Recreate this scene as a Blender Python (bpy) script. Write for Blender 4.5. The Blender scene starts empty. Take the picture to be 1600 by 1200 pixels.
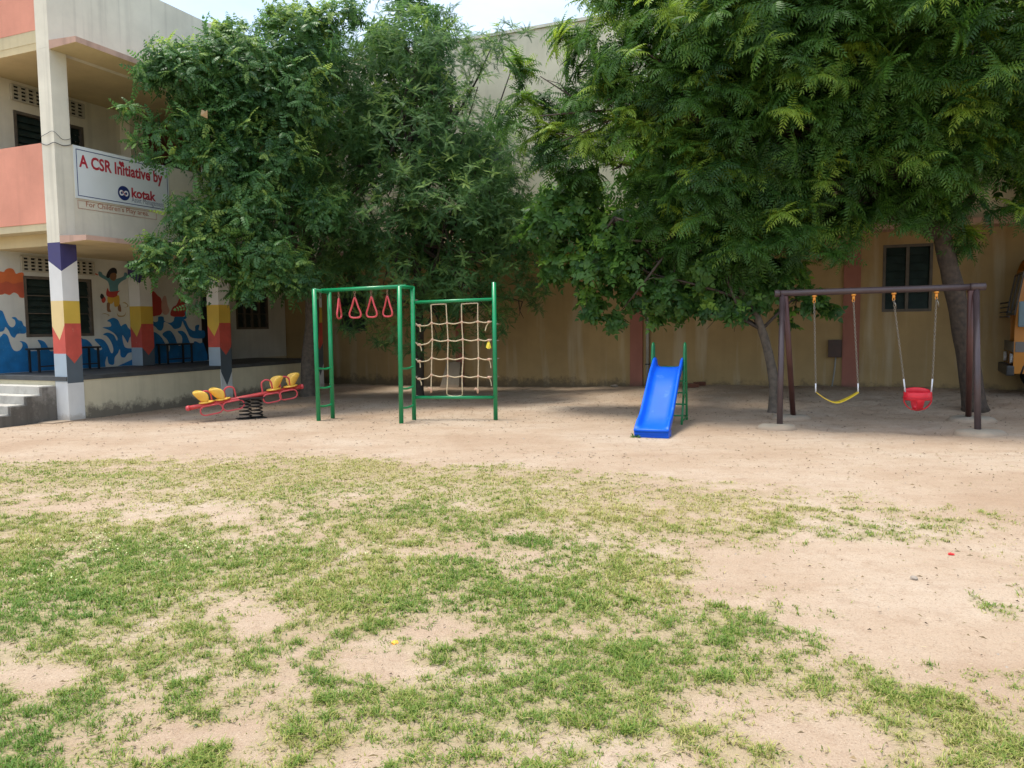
import bpy, bmesh, math, random
import numpy as np
from mathutils import Vector, Matrix
random.seed(7); RNG = np.random.default_rng(11)
R = math.radians
S = bpy.context.scene
COL = S.collection

# ------------------------------------------------------------------ camera
F, CH, HY, ROLL = 1200.0, 1.55, 507.0, 0.011
PIT = math.atan((600 - HY) / F)
fwd = np.array([0, math.cos(PIT), -math.sin(PIT)])
r0 = np.array([1.0, 0, 0]); u0 = np.cross(r0, fwd)
rgt = r0 * math.cos(ROLL) - u0 * math.sin(ROLL)
upv = u0 * math.cos(ROLL) + r0 * math.sin(ROLL)
CAM = np.array([0, 0, CH])
cd = bpy.data.cameras.new('camera'); cam = bpy.data.objects.new('camera', cd); COL.objects.link(cam)
cd.sensor_width = 36; cd.lens = 36 * F / 1600; cd.clip_start = 0.05; cd.clip_end = 2000
M = Matrix.Identity(4)
for i in range(3):
    M[i][0] = rgt[i]; M[i][1] = upv[i]; M[i][2] = -fwd[i]; M[i][3] = CAM[i]
cam.matrix_world = M
S.camera = cam

# ------------------------------------------------------------------ sky, sun, exposure
SUN_H = np.array([-0.95, 0.12]); SUN_H /= np.linalg.norm(SUN_H); SUN_EL = R(79)
world = bpy.data.worlds.new("World"); S.world = world; world.use_nodes = True
nt = world.node_tree; nt.nodes.clear()
sky = nt.nodes.new('ShaderNodeTexSky'); sky.sky_type = 'NISHITA'; sky.sun_disc = False
sky.sun_elevation = SUN_EL; sky.sun_rotation = math.atan2(SUN_H[0], SUN_H[1])
sky.air_density = 1.0; sky.dust_density = 2.5; sky.ozone_density = 1.0
bg = nt.nodes.new('ShaderNodeBackground'); bg.inputs[1].default_value = 0.115
out = nt.nodes.new('ShaderNodeOutputWorld')
tcw = nt.nodes.new('ShaderNodeTexCoord'); mpw = nt.nodes.new('ShaderNodeMapping'); mpw.inputs['Scale'].default_value = (1.0, 1.0, 2.6)
cln = nt.nodes.new('ShaderNodeTexNoise'); cln.inputs['Scale'].default_value = 2.2; cln.inputs['Detail'].default_value = 7; cln.inputs['Roughness'].default_value = .55
clr = nt.nodes.new('ShaderNodeValToRGB'); clr.color_ramp.elements[0].position = .36; clr.color_ramp.elements[0].color = (.15,) * 3 + (1,); clr.color_ramp.elements[1].position = .66; clr.color_ramp.elements[1].color = (.80,) * 3 + (1,)
clm = nt.nodes.new('ShaderNodeMix'); clm.data_type = 'RGBA'; clm.inputs[7].default_value = (4.3, 4.55, 4.7, 1)
nt.links.new(tcw.outputs['Generated'], mpw.inputs['Vector']); nt.links.new(mpw.outputs[0], cln.inputs['Vector']); nt.links.new(cln.outputs[0], clr.inputs[0])
# overcast veil: brighter overhead than at the horizon, as an overcast sky is
sxw = nt.nodes.new('ShaderNodeSeparateXYZ'); nt.links.new(tcw.outputs['Generated'], sxw.inputs[0])
mrw = nt.nodes.new('ShaderNodeMapRange'); mrw.inputs[1].default_value = 0; mrw.inputs[2].default_value = 1; mrw.inputs[3].default_value = .62; mrw.inputs[4].default_value = 1.75
nt.links.new(sxw.outputs[2], mrw.inputs[0])
vml = nt.nodes.new('ShaderNodeVectorMath'); vml.operation = 'SCALE'; vml.inputs[0].default_value = (3.7, 4.05, 4.35); nt.links.new(mrw.outputs[0], vml.inputs['Scale']); nt.links.new(vml.outputs[0], clm.inputs[7])
nt.links.new(clr.outputs[0], clm.inputs[0]); nt.links.new(sky.outputs[0], clm.inputs[6]); nt.links.new(clm.outputs[2], bg.inputs[0]); nt.links.new(bg.outputs[0], out.inputs[0])
sd = bpy.data.lights.new('sun', 'SUN'); sd.energy = 1.45; sd.angle = R(12); sd.color = (1, 0.94, 0.83)
sun = bpy.data.objects.new('sun', sd); COL.objects.link(sun)
sv = Vector((SUN_H[0] * math.cos(SUN_EL), SUN_H[1] * math.cos(SUN_EL), math.sin(SUN_EL)))
sun.rotation_euler = sv.to_track_quat('Z', 'Y').to_euler(); sun.location = (0, 0, 30)
S.view_settings.view_transform = 'Standard'; S.view_settings.look = 'None'
S.view_settings.exposure = 1.57; S.view_settings.gamma = 1.0; S.view_settings.use_curve_mapping = False
S.cycles.max_bounces = 6; S.cycles.diffuse_bounces = 4; S.cycles.transmission_bounces = 4
S.cycles.glossy_bounces = 2; S.cycles.caustics_reflective = False; S.cycles.caustics_refractive = False

# ------------------------------------------------------------------ survey helpers: where a line of sight meets a plane of the place
def ray(px, py): return fwd + rgt * ((px - 800) / F) - upv * ((py - 600) / F)
def G(px, py, z=0.0):
    r = ray(px, py); return CAM + r * ((z - CH) / r[2])
def aY(px, py, Y):
    r = ray(px, py); return CAM + r * (Y / r[1])
def Pl(px, py, n, p):
    r = ray(px, py); return CAM + r * (((p - CAM) @ n) / (r @ n))
A_ = R(23.0)
d = np.array([math.sin(A_), math.cos(A_), 0]); e = np.array([math.cos(A_), -math.sin(A_), 0])
P0 = G(109, 658)
Z3 = np.array([0, 0, 1.0])
def W(u, v, z): return P0 + d * u + e * v + Z3 * z
def UV(p): q = np.asarray(p) - P0; return q @ d, q @ e, p[2]
WV = -2.2       # plane of the verandah wall
BU = 8.35       # plane of the far building
def onfac(px, py): q = UV(Pl(px, py, e, P0)); return q[0], q[2]
def onwall(px, py): q = UV(Pl(px, py, e, P0 + e * WV)); return q[0], q[2]
def onback(px, py): q = UV(Pl(px, py, d, P0 + d * BU)); return q[1], q[2]

# value noise
def _h(ix, iy, s):
    n = (ix * 374761393 + iy * 668265263 + s * 974634777) & 0xFFFFFFFF
    n = ((n ^ (n >> 13)) * 1274126177) & 0xFFFFFFFF
    return ((n ^ (n >> 16)) & 0xFFFF) / 65535.0
def vnoise(x, y, s=0):
    x = np.asarray(x, float); y = np.asarray(y, float)
    ix = np.floor(x).astype(np.int64); iy = np.floor(y).astype(np.int64)
    fx = x - ix; fy = y - iy; fx = fx * fx * (3 - 2 * fx); fy = fy * fy * (3 - 2 * fy)
    return (_h(ix, iy, s) * (1 - fx) + _h(ix + 1, iy, s) * fx) * (1 - fy) + (_h(ix, iy + 1, s) * (1 - fx) + _h(ix + 1, iy + 1, s) * fx) * fy
def fbm(x, y, s=0, o=4):
    a, t, f, w = 0.5, 0, 1.0, 0
    for k in range(o):
        t = t + a * vnoise(x * f, y * f, s + k * 17); w += a; a *= .5; f *= 2.03
    return t / w
def sstep(x, a, b):
    t = np.clip((np.asarray(x, float) - a) / (b - a), 0, 1); return t * t * (3 - 2 * t)

# ------------------------------------------------------------------ materials
def new_mat(name):
    m = bpy.data.materials.new(name); m.use_nodes = True; t = m.node_tree
    b = t.nodes['Principled BSDF']; return m, t, b
def N(t, typ, **kw):
    n = t.nodes.new(typ)
    for k, v in kw.items(): setattr(n, k, v)
    return n
def ramp(t, fac, stops):
    r = N(t, 'ShaderNodeValToRGB'); el = r.color_ramp.elements
    while len(el) < len(stops): el.new(0.5)
    for q, (p, c) in zip(el, stops): q.position = p; q.color = (*c, 1) if len(c) == 3 else c
    t.links.new(fac, r.inputs[0]); return r
def mixc(t, fac, a, b, mode='MIX'):
    m = N(t, 'ShaderNodeMix', data_type='RGBA', blend_type=mode)
    for sock, v in ((0, fac), (6, a), (7, b)):
        if hasattr(v, 'is_output'): t.links.new(v, m.inputs[sock])
        elif sock == 0: m.inputs[0].default_value = v
        else: m.inputs[sock].default_value = (*v, 1)
    return m.outputs[2]
def paint(name, c, rough=0.5, var=0.12, scale=6.0, bump=0.0, bscale=60.0, metal=0.0, spec=0.5, wear=None):
    m, t, b = new_mat(name)
    geo = N(t, 'ShaderNodeNewGeometry')
    nz = N(t, 'ShaderNodeTexNoise'); nz.inputs['Scale'].default_value = scale; nz.inputs['Detail'].default_value = 6
    t.links.new(geo.outputs['Position'], nz.inputs['Vector'])
    lo = tuple(x * (1 - var) for x in c); hi = tuple(min(1, x * (1 + var)) for x in c)
    r = ramp(t, nz.outputs[0], [(0.3, lo), (0.7, hi)]); col = r.outputs[0]
    if wear:
        n2 = N(t, 'ShaderNodeTexNoise'); n2.inputs['Scale'].default_value = wear[1]; n2.inputs['Detail'].default_value = 8
        t.links.new(geo.outputs['Position'], n2.inputs['Vector'])
        f = ramp(t, n2.outputs[0], [(wear[2], (0, 0, 0)), (wear[2] + .08, (1, 1, 1))])
        col = mixc(t, f.outputs[0], col, wear[0])
    t.links.new(col, b.inputs['Base Color'])
    rr = ramp(t, nz.outputs[0], [(0.3, (rough * .85,) * 3), (0.7, (min(1, rough * 1.15),) * 3)])
    t.links.new(rr.outputs[0], b.inputs['Roughness'])
    b.inputs['Metallic'].default_value = metal; b.inputs['Specular IOR Level'].default_value = spec
    if bump:
        n3 = N(t, 'ShaderNodeTexNoise'); n3.inputs['Scale'].default_value = bscale; n3.inputs['Detail'].default_value = 4
        t.links.new(geo.outputs['Position'], n3.inputs['Vector'])
        bp = N(t, 'ShaderNodeBump'); bp.inputs['Strength'].default_value = bump; bp.inputs['Distance'].default_value = 0.01
        t.links.new(n3.outputs[0], bp.inputs['Height']); t.links.new(bp.outputs[0], b.inputs['Normal'])
    return m
def plaster(name, c, grime=0.5, gh=0.5, streak=0.3, stain=(0.10, 0.085, 0.065), z0=0.0, pale=0.0):
    """painted cement plaster: uneven tone, rain streaks, splash dirt along the foot"""
    m, t, b = new_mat(name)
    geo = N(t, 'ShaderNodeNewGeometry'); pos = geo.outputs['Position']
    n1 = N(t, 'ShaderNodeTexNoise'); n1.inputs['Scale'].default_value = 1.3; n1.inputs['Detail'].default_value = 8; n1.inputs['Roughness'].default_value = .6
    t.links.new(pos, n1.inputs['Vector'])
    col = ramp(t, n1.outputs[0], [(0.3, tuple(x * .84 for x in c)), (0.7, tuple(min(1, x * 1.06) for x in c))]).outputs[0]
    mp = N(t, 'ShaderNodeMapping'); mp.inputs['Scale'].default_value = (5, 5, .22); t.links.new(pos, mp.inputs['Vector'])
    n2 = N(t, 'ShaderNodeTexNoise'); n2.inputs['Scale'].default_value = 1.6; n2.inputs['Detail'].default_value = 6; t.links.new(mp.outputs[0], n2.inputs['Vector'])
    f2 = ramp(t, n2.outputs[0], [(0.5, (0, 0, 0)), (0.78, (streak,) * 3)])
    col = mixc(t, f2.outputs[0], col, tuple(x * .45 for x in c))
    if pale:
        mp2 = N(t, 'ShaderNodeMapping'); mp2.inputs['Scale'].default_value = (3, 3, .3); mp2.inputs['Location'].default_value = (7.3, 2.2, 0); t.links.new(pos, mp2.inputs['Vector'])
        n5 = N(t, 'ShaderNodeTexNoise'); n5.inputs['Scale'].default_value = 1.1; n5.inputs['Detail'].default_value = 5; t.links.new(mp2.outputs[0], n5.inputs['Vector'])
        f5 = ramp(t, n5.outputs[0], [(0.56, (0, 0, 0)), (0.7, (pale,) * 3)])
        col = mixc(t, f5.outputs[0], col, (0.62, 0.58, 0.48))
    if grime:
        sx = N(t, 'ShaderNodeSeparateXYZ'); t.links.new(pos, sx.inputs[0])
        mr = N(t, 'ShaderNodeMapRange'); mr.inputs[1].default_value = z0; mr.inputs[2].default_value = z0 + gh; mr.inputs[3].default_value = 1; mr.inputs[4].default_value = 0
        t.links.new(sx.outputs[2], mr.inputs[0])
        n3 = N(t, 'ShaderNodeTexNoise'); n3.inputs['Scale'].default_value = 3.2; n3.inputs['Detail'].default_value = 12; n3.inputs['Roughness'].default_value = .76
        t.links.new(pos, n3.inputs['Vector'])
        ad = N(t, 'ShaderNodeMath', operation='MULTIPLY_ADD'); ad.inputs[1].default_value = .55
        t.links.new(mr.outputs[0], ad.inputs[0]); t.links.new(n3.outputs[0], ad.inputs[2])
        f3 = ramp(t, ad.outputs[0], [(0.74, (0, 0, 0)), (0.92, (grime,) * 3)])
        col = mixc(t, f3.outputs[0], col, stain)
    t.links.new(col, b.inputs['Base Color']); b.inputs['Roughness'].default_value = .85; b.inputs['Specular IOR Level'].default_value = .25
    n4 = N(t, 'ShaderNodeTexNoise'); n4.inputs['Scale'].default_value = 45; n4.inputs['Detail'].default_value = 6; t.links.new(pos, n4.inputs['Vector'])
    bp = N(t, 'ShaderNodeBump'); bp.inputs['Strength'].default_value = .25; bp.inputs['Distance'].default_value = .01
    t.links.new(n4.outputs[0], bp.inputs['Height']); t.links.new(bp.outputs[0], b.inputs['Normal'])
    return m
def leafmat(name, dark, light, young_lit, rough=.42, trans=.35):
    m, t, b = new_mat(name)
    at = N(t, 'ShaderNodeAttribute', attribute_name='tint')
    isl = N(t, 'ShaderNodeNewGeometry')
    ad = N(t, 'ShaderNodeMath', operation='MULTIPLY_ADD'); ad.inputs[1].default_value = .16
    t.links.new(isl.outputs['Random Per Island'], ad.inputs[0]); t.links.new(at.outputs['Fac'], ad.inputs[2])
    c = ramp(t, ad.outputs[0], [(0.05, dark), (0.6, light), (1.05, young_lit)])
    t.links.new(c.outputs[0], b.inputs['Base Color']); b.inputs['Roughness'].default_value = rough
    b.inputs['Specular IOR Level'].default_value = .3
    tr = N(t, 'ShaderNodeBsdfTranslucent')
    hs = N(t, 'ShaderNodeHueSaturation'); hs.inputs['Value'].default_value = 1.9; hs.inputs['Saturation'].default_value = 1.05; hs.inputs['Hue'].default_value = .485
    t.links.new(c.outputs[0], hs.inputs['Color']); t.links.new(hs.outputs[0], tr.inputs['Color'])
    mx = N(t, 'ShaderNodeMixShader'); mx.inputs[0].default_value = trans
    t.links.new(b.outputs[0], mx.inputs[1]); t.links.new(tr.outputs[0], mx.inputs[2])
    t.links.new(mx.outputs[0], t.nodes['Material Output'].inputs[0]); return m

MT = dict(
    cream=plaster('cream_plaster', (.72, .67, .54), .0, streak=.28),
    cream_ext=plaster('cream_weathered_plaster', (.75, .71, .59), 0, streak=.42),
    creamback=plaster('shaded_ochre_plaster', (.42, .295, .14), .7, .5, .14, (.10, .08, .06), 0.0, pale=.30),  # ochre paint, with shade under the trees partly put into the colour
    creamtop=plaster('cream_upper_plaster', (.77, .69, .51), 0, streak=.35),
    plinth=plaster('stained_cream_plinth', (.60, .54, .38), .85, .42, .25, (.12, .10, .08)),
    coral=plaster('coral_paint', (.70, .31, .22), 0, streak=.15),
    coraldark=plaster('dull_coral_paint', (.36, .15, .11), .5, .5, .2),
    brown=plaster('red_brown_paint', (.20, .085, .055), 0, streak=.2),
    white=plaster('white_wall_paint', (.66, .66, .60), 0, streak=.15),
    whitebase=plaster('white_pillar_base_paint', (.70, .71, .69), .55, .25, .1, (.35, .30, .23)),
    navy=paint('navy_band_paint', (.045, .04, .14), .6), lcream=paint('pale_band_paint', (.70, .66, .53), .7, .06, 3),
    wband=paint('white_band_paint', (.66, .66, .64), .7, .06, 3), yel=paint('yellow_band_paint', (.62, .42, .06), .65, .08, 3),
    cyel=paint('cream_yellow_band_paint', (.72, .55, .26), .65, .06, 3),
    redb=paint('red_band_paint', (.54, .085, .06), .65, .14, 5, wear=((.50, .20, .14), 22, .66)), greyb=paint('slate_band_paint', (.085, .11, .13), .65, .1, 3),
    lgrey=paint('blue_grey_band_paint', (.36, .44, .50), .65, .06, 3),
    chajja=plaster('pinkish_sunshade_paint', (.55, .36, .28), 0, streak=.5), beam=plaster('cream_beam_paint', (.58, .50, .32), 0),
    chajja_u=plaster('cream_soffit_paint', (.60, .50, .30), 0, streak=.1),
    floor=paint('dark_floor_edge', (.055, .06, .062), .6, .25, 5), conc=plaster('weathered_step_concrete', (.50, .48, .43), .45, .9, .25, (.22, .2, .17)),
    sideconc=plaster('mossy_grey_concrete', (.27, .25, .22), .65, 1.0, .8, (.05, .047, .04)),
    bluem=paint('mural_blue', (.012, .17, .42), .7, .2, 6, wear=((.05, .22, .42), 16, .62)), orangem=paint('mural_orange', (.62, .15, .045), .7, .12, 4), redm=paint('mural_red', (.45, .05, .04), .7, .15, 4),
    orangem2=paint('mural_brick_orange', (.50, .10, .05), .7, .12, 4), tealm=paint('mural_teal', (.10, .25, .28), .7, .1, 5), yellowm=paint('mural_yellow', (.60, .36, .05), .7, .1, 5),
    blackm=paint('mural_black', (.02, .018, .02), .7), skinm=paint('mural_brown', (.24, .12, .06), .7), palem=paint('mural_pale_pink', (.55, .33, .27), .7, .1, 5), olivem=paint('mural_ochre_line', (.36, .27, .10), .7),
    frame=paint('grey_brown_window_frame', (.11, .09, .07), .6, .25, 9), shutter=paint('dark_green_shutter', (.018, .033, .03), .45, .3, 7, spec=.4),
    dark=paint('unlit_gap_black', (.008, .009, .010), .9), metaldark=paint('dark_metal', (.02, .022, .024), .45, .3, 12),  # near-black sheet colour, stands for the unlit space behind louvres and slots
    vent=plaster('pale_vent_block', (.47, .44, .36), 0, streak=.25),
    green=paint('glossy_green_enamel', (.004, .225, .080), .32, .12, 7, spec=.5, wear=((.055, .20, .09), 26, .64)), greend=paint('dark_green_enamel', (.008, .17, .055), .38, .1, 5),
    redp=paint('red_moulded_plastic', (.56, .065, .075), .42, .08, 12), redbucket=paint('bright_red_plastic', (.74, .022, .038), .38, .06, 12), redbeam=paint('red_enamel', (.55, .055, .05), .35, .1, 8, wear=((.30, .22, .17), 28, .66)),
    yelp=paint('yellow_moulded_plastic', (.82, .50, .08), .4, .08, 12), yelb=paint('yellow_belt_rubber', (.70, .50, .03), .45, .08),
    blue=paint('blue_moulded_plastic', (.004, .10, .66), .45, .07, 4, spec=.25, bump=.05, bscale=25, wear=((.03, .14, .56), 9, .62)),
    rope=paint('beige_rope', (.62, .50, .32), .85, .15, 40, bump=.5, bscale=180), knot=paint('salmon_rope_knot', (.60, .38, .26), .8, .12, 40, bump=.4, bscale=150),
    steel=paint('galvanised_steel', (.30, .27, .22), .4, .2, 30, metal=.8), sleeve=paint('white_chain_sleeve', (.72, .72, .74), .4, .05), rustchain=paint('rusty_chain', (.25, .15, .09), .6, .3, 60, metal=.4),
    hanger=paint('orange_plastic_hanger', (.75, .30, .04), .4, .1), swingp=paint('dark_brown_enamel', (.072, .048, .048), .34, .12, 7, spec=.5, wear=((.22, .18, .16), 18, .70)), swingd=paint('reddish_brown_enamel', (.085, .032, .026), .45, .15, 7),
    foot=plaster('rough_footing_concrete', (.27, .235, .185), .8, .12, .3, (.33, .25, .18)), spring=paint('black_spring_steel', (.015, .014, .013), .5, .2, 20, metal=.3),
    barkn=paint('brown_bark', (.062, .045, .033), .9, .5, 14, bump=1.0, bscale=24), bark=paint('grey_brown_bark', (.062, .046, .034), .9, .45, 14, bump=1.0, bscale=28), barkp=paint('pale_bark', (.115, .092, .07), .9, .4, 14, bump=1.0, bscale=30), barkd=paint('dark_bark', (.055, .042, .032), .9, .4, 14, bump=1.0, bscale=28), twig=paint('green_brown_twig', (.09, .075, .04), .8, .3, 10),
    signw=paint('white_sign_board', (.68, .73, .74), .5, .04, 2), signred=paint('sign_crimson', (.42, .025, .045), .5, .03), signnavy=paint('sign_navy', (.015, .03, .14), .5, .03), signgrey=paint('sign_slate', (.16, .2, .27), .5), signbrown=paint('sign_brick_lettering', (.40, .13, .07), .6), signwht=paint('sign_white_mark', (.8, .8, .8), .5, .02),
    bus=paint('bus_yellow_paint', (.44, .165, .012), .4, .08, 3, spec=.5), busgrey=paint('bus_grey_stripe', (.12, .11, .10), .45), rubber=paint('tyre_rubber', (.015, .015, .016), .8, .2, 20), mirror=paint('blue_grey_mirror_back', (.10, .16, .19), .35, .06), rim=paint('steel_rim', (.22, .22, .22), .5, .2, 20, metal=.5),
    meter=paint('rust_brown_box', (.075, .042, .032), .6, .2, 9), pvc=paint('grey_pipe', (.34, .34, .31), .5, .15, 8), rustbrick=paint('red_brown_brick', (.16, .06, .035), .9, .3, 25, bump=.6), paper=paint('tan_paper', (.36, .25, .13), .8), ribbon=paint('yellow_cloth', (.78, .62, .06), .8), stone=paint('grey_stone', (.26, .22, .18), .9, .3, 30, bump=.6), redscrap=paint('red_plastic_scrap', (.6, .02, .02), .5), greenscrap=paint('lime_plastic_scrap', (.10, .65, .05), .5), orangefl=paint('orange_petal', (.75, .36, .03), .6), wire=paint('black_wire', (.02, .02, .02), .5),
)
mg, tg, bgl = new_mat('dark_window_glass'); bgl.inputs['Base Color'].default_value = (.02, .025, .025, 1); bgl.inputs['Roughness'].default_value = .08; MT['glass'] = mg

# ------------------------------------------------------------------ mesh builder
WPOS = {}
def tag(o, label=None, cat=None, group=None, kind=None):
    if label: o['label'] = label
    if cat: o['category'] = cat
    if group: o['group'] = group
    if kind: o['kind'] = kind
    return o
def empty(name, loc, label=None, cat=None, group=None):
    o = bpy.data.objects.new(name, None); COL.objects.link(o); o.location = loc; o.empty_display_size = .2
    WPOS[o.name] = np.array(loc, float); return tag(o, label, cat, group)
class MB:
    def __init__(s): s.v = []; s.f = []; s.m = []; s.sm = []
    def add(s, vs, fs, mi=0, smooth=False):
        n = len(s.v); s.v += [tuple(map(float, q)) for q in vs]
        for f in fs: s.f.append(tuple(n + i for i in f)); s.m.append(mi); s.sm.append(smooth)
        return s
    def box(s, f, a0, a1, b0, b1, c0, c1, mi=0, bev=0.0):
        if bev > 0:
            bm = bmesh.new(); bmesh.ops.create_cube(bm, size=1)
            for v in bm.verts: v.co = Vector(((v.co.x + .5) * (a1 - a0) + a0, (v.co.y + .5) * (b1 - b0) + b0, (v.co.z + .5) * (c1 - c0) + c0))
            bmesh.ops.bevel(bm, geom=bm.edges[:], offset=bev, segments=2, affect='EDGES', profile=.7)
            bm.verts.index_update()
            s.add([f(*v.co) for v in bm.verts], [[q.index for q in p.verts] for p in bm.faces], mi); bm.free(); return s
        vs = [f(a, b, c) for a in (a0, a1) for b in (b0, b1) for c in (c0, c1)]
        return s.add(vs, [(0, 1, 3, 2), (4, 6, 7, 5), (0, 4, 5, 1), (2, 3, 7, 6), (0, 2, 6, 4), (1, 5, 7, 3)], mi)
    def quad(s, *p, mi=0): return s.add(p, [tuple(range(len(p)))], mi)
    def tube(s, pts, r, n=8, closed=False, cap=True, mi=0):
        P = [np.array(q, float) for q in pts]; k = len(P); rr = r if hasattr(r, '__len__') else [r] * k
        vs = []; prev = None
        for i in range(k):
            a = P[(i - 1) % k] if (closed or i > 0) else P[i]; b = P[(i + 1) % k] if (closed or i < k - 1) else P[i]
            t = b - a; t = t / (np.linalg.norm(t) + 1e-9)
            if prev is None:
                x = np.cross(t, Z3 if abs(t[2]) < .9 else np.array([1.0, 0, 0]))
            else: x = prev - t * (prev @ t)
            x = x / (np.linalg.norm(x) + 1e-9); prev = x; y = np.cross(t, x)
            for j in range(n):
                q = 2 * math.pi * j / n; vs.append(P[i] + (x * math.cos(q) + y * math.sin(q)) * rr[i])
        fs = []
        for i in range(k if closed else k - 1):
            i2 = (i + 1) % k
            for j in range(n): j2 = (j + 1) % n; fs.append((i * n + j, i * n + j2, i2 * n + j2, i2 * n + j))
        s.add(vs, fs, mi, True)
        if cap and not closed:
            m = len(s.v) - k * n; s.f += [tuple(m + j for j in range(n))[::-1], tuple(m + (k - 1) * n + j for j in range(n))]; s.m += [mi, mi]; s.sm += [False, False]
        return s
    def build(s, name, mats, parent=None, kind=None, label=None, bevel=0):
        V = np.array(s.v); lo, hi = V.min(0), V.max(0); c = (lo + hi) / 2; c[2] = lo[2]
        me = bpy.data.meshes.new(name); me.from_pydata((V - c).tolist(), [], s.f)
        for m in (mats if isinstance(mats, (list, tuple)) else [mats]): me.materials.append(MT[m] if isinstance(m, str) else m)
        me.polygons.foreach_set('material_index', s.m); me.polygons.foreach_set('use_smooth', s.sm); me.update()
        o = bpy.data.objects.new(name, me); COL.objects.link(o)
        if parent: o.parent = parent; o.location = c - WPOS[parent.name]
        else: o.location = c
        WPOS[o.name] = c
        if kind: o['kind'] = kind
        if label: o['label'] = label
        return o
def cp(o, off, rot=None, label=None):
    q = o.copy(); COL.objects.link(q); q.parent = o.parent; q.location = np.array(o.location) + np.array(off)
    WPOS[q.name] = WPOS[o.name] + np.array(off)
    if rot: q.rotation_euler = rot
    if label: q['label'] = label
    return q
def copy_tree(root, loc, rotz=None):
    q = root.copy(); COL.objects.link(q); q.location = loc; WPOS[q.name] = np.array(loc, float)
    if rotz is not None: q.rotation_euler = (0, 0, rotz)
    for ch in list(root.children):
        c = ch.copy(); COL.objects.link(c); c.parent = q
        for g in ch.children:
            h = g.copy(); COL.objects.link(h); h.parent = c
    return q
def smooth_path(P, n=6, closed=False):
    P = [np.array(p, float) for p in P]; k = len(P); o = []
    rng = range(k) if closed else range(k - 1)
    for i in rng:
        p0 = P[(i - 1) % k] if (closed or i > 0) else P[i]; p1 = P[i]; p2 = P[(i + 1) % k]; p3 = P[(i + 2) % k] if (closed or i < k - 2) else P[(i + 1) % k]
        for j in range(n):
            t = j / n; o.append(.5 * ((2 * p1) + (-p0 + p2) * t + (2 * p0 - 5 * p1 + 4 * p2 - p3) * t * t + (-p0 + 3 * p1 - 3 * p2 + p3) * t ** 3))
    if not closed: o.append(P[-1])
    return o
def fz(a, b, c): return W(a, b, c)                # (u, v, z)
def ffac(a, b, c): return W(a, c, b)              # on the verandah face: along, height, outward
def fwal(a, b, c): return W(a, WV + c, b)         # on the verandah wall
def fbak(a, b, c): return W(BU - c, a, b)         # on the far building
def fend(a, b, c): return W(-c, a, b)             # on the end face
def holed(mb, f, a0, a1, b0, b1, holes, t=.2, mi=0):
    xs = sorted({a0, a1, *[h[0] for h in holes], *[h[1] for h in holes]}); ys = sorted({b0, b1, *[h[2] for h in holes], *[h[3] for h in holes]})
    for i in range(len(xs) - 1):
        for j in range(len(ys) - 1):
            x, y = (xs[i] + xs[i + 1]) / 2, (ys[j] + ys[j + 1]) / 2
            if any(h[0] < x < h[1] and h[2] < y < h[3] for h in holes): continue
            for c in (0, -t): mb.quad(f(xs[i], ys[j], c), f(xs[i + 1], ys[j], c), f(xs[i + 1], ys[j + 1], c), f(xs[i], ys[j + 1], c), mi=mi)
    for h in list(holes) + [(a0, a1, b0, b1)]:
        x0, x1, y0, y1 = h
        for p, q in (((x0, y0), (x1, y0)), ((x1, y0), (x1, y1)), ((x1, y1), (x0, y1)), ((x0, y1), (x0, y0))):
            mb.quad(f(*p, 0), f(*q, 0), f(*q, -t), f(*p, -t), mi=mi)
    return mb

# ------------------------------------------------------------------ ground
HOLLOWS = [(*G(1308, 668)[:2], .55, .09), (*G(1434, 672)[:2], .6, .10), (*G(1030, 694)[:2], .4, .05), (*G(340, 668)[:2], .35, .07), (*G(460, 642)[:2], .3, .05)]
def gz(x, y):
    x = np.asarray(x, float); y = np.asarray(y, float)
    u = (x - P0[0]) * d[0] + (y - P0[1]) * d[1]; v = (x - P0[0]) * e[0] + (y - P0[1]) * e[1]
    bank = .20 * sstep(u, 4.6, 7.6) * sstep(v, 3.0, 11.5)
    for (hx, hy, hr, hd) in HOLLOWS: bank = bank - hd * np.exp(-((x - hx) ** 2 + ((y - hy) * 1.0) ** 2) / hr ** 2) + hd * .45 * np.exp(-((x - hx) ** 2 + (y - hy) ** 2) / (hr * 1.7) ** 2)
    n = (fbm(x * .9, y * .9, 3) - .5) * .05 + (fbm(x * 4, y * 4, 5) - .5) * (.016 + .03 * sstep(y, 8.5, 11)) + (vnoise(x * 5.5, y * 4.5, 6) > .74) * -.012 * sstep(y, 8.5, 10.5)
    near = sstep(u, -13.5, -11.5)
    flat = 1 - .85 * (sstep(u, -2.6, -1.0) * (1 - sstep(u, 4, 5)))
    return bank + n * flat * near * (1 - sstep(np.hypot(x, y - 8), 14, 25)) - .004
def topx(x, y, z):
    q = np.stack([x, y, z - CH], -1); dz = q @ fwd; ok = dz > .3; dz = np.where(ok, dz, .3)
    return np.where(ok, 800 + F * (q @ rgt) / dz, 800), np.where(ok, 600 - F * (q @ upv) / dz, 3000)
TX = np.array([-600, 0, 200, 400, 600, 800, 1000, 1200, 1400, 1600, 2200.])
TY = np.array([690, 735, 775, 820, 880, 950, 1020, 1100, 1200, 1600.])
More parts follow.
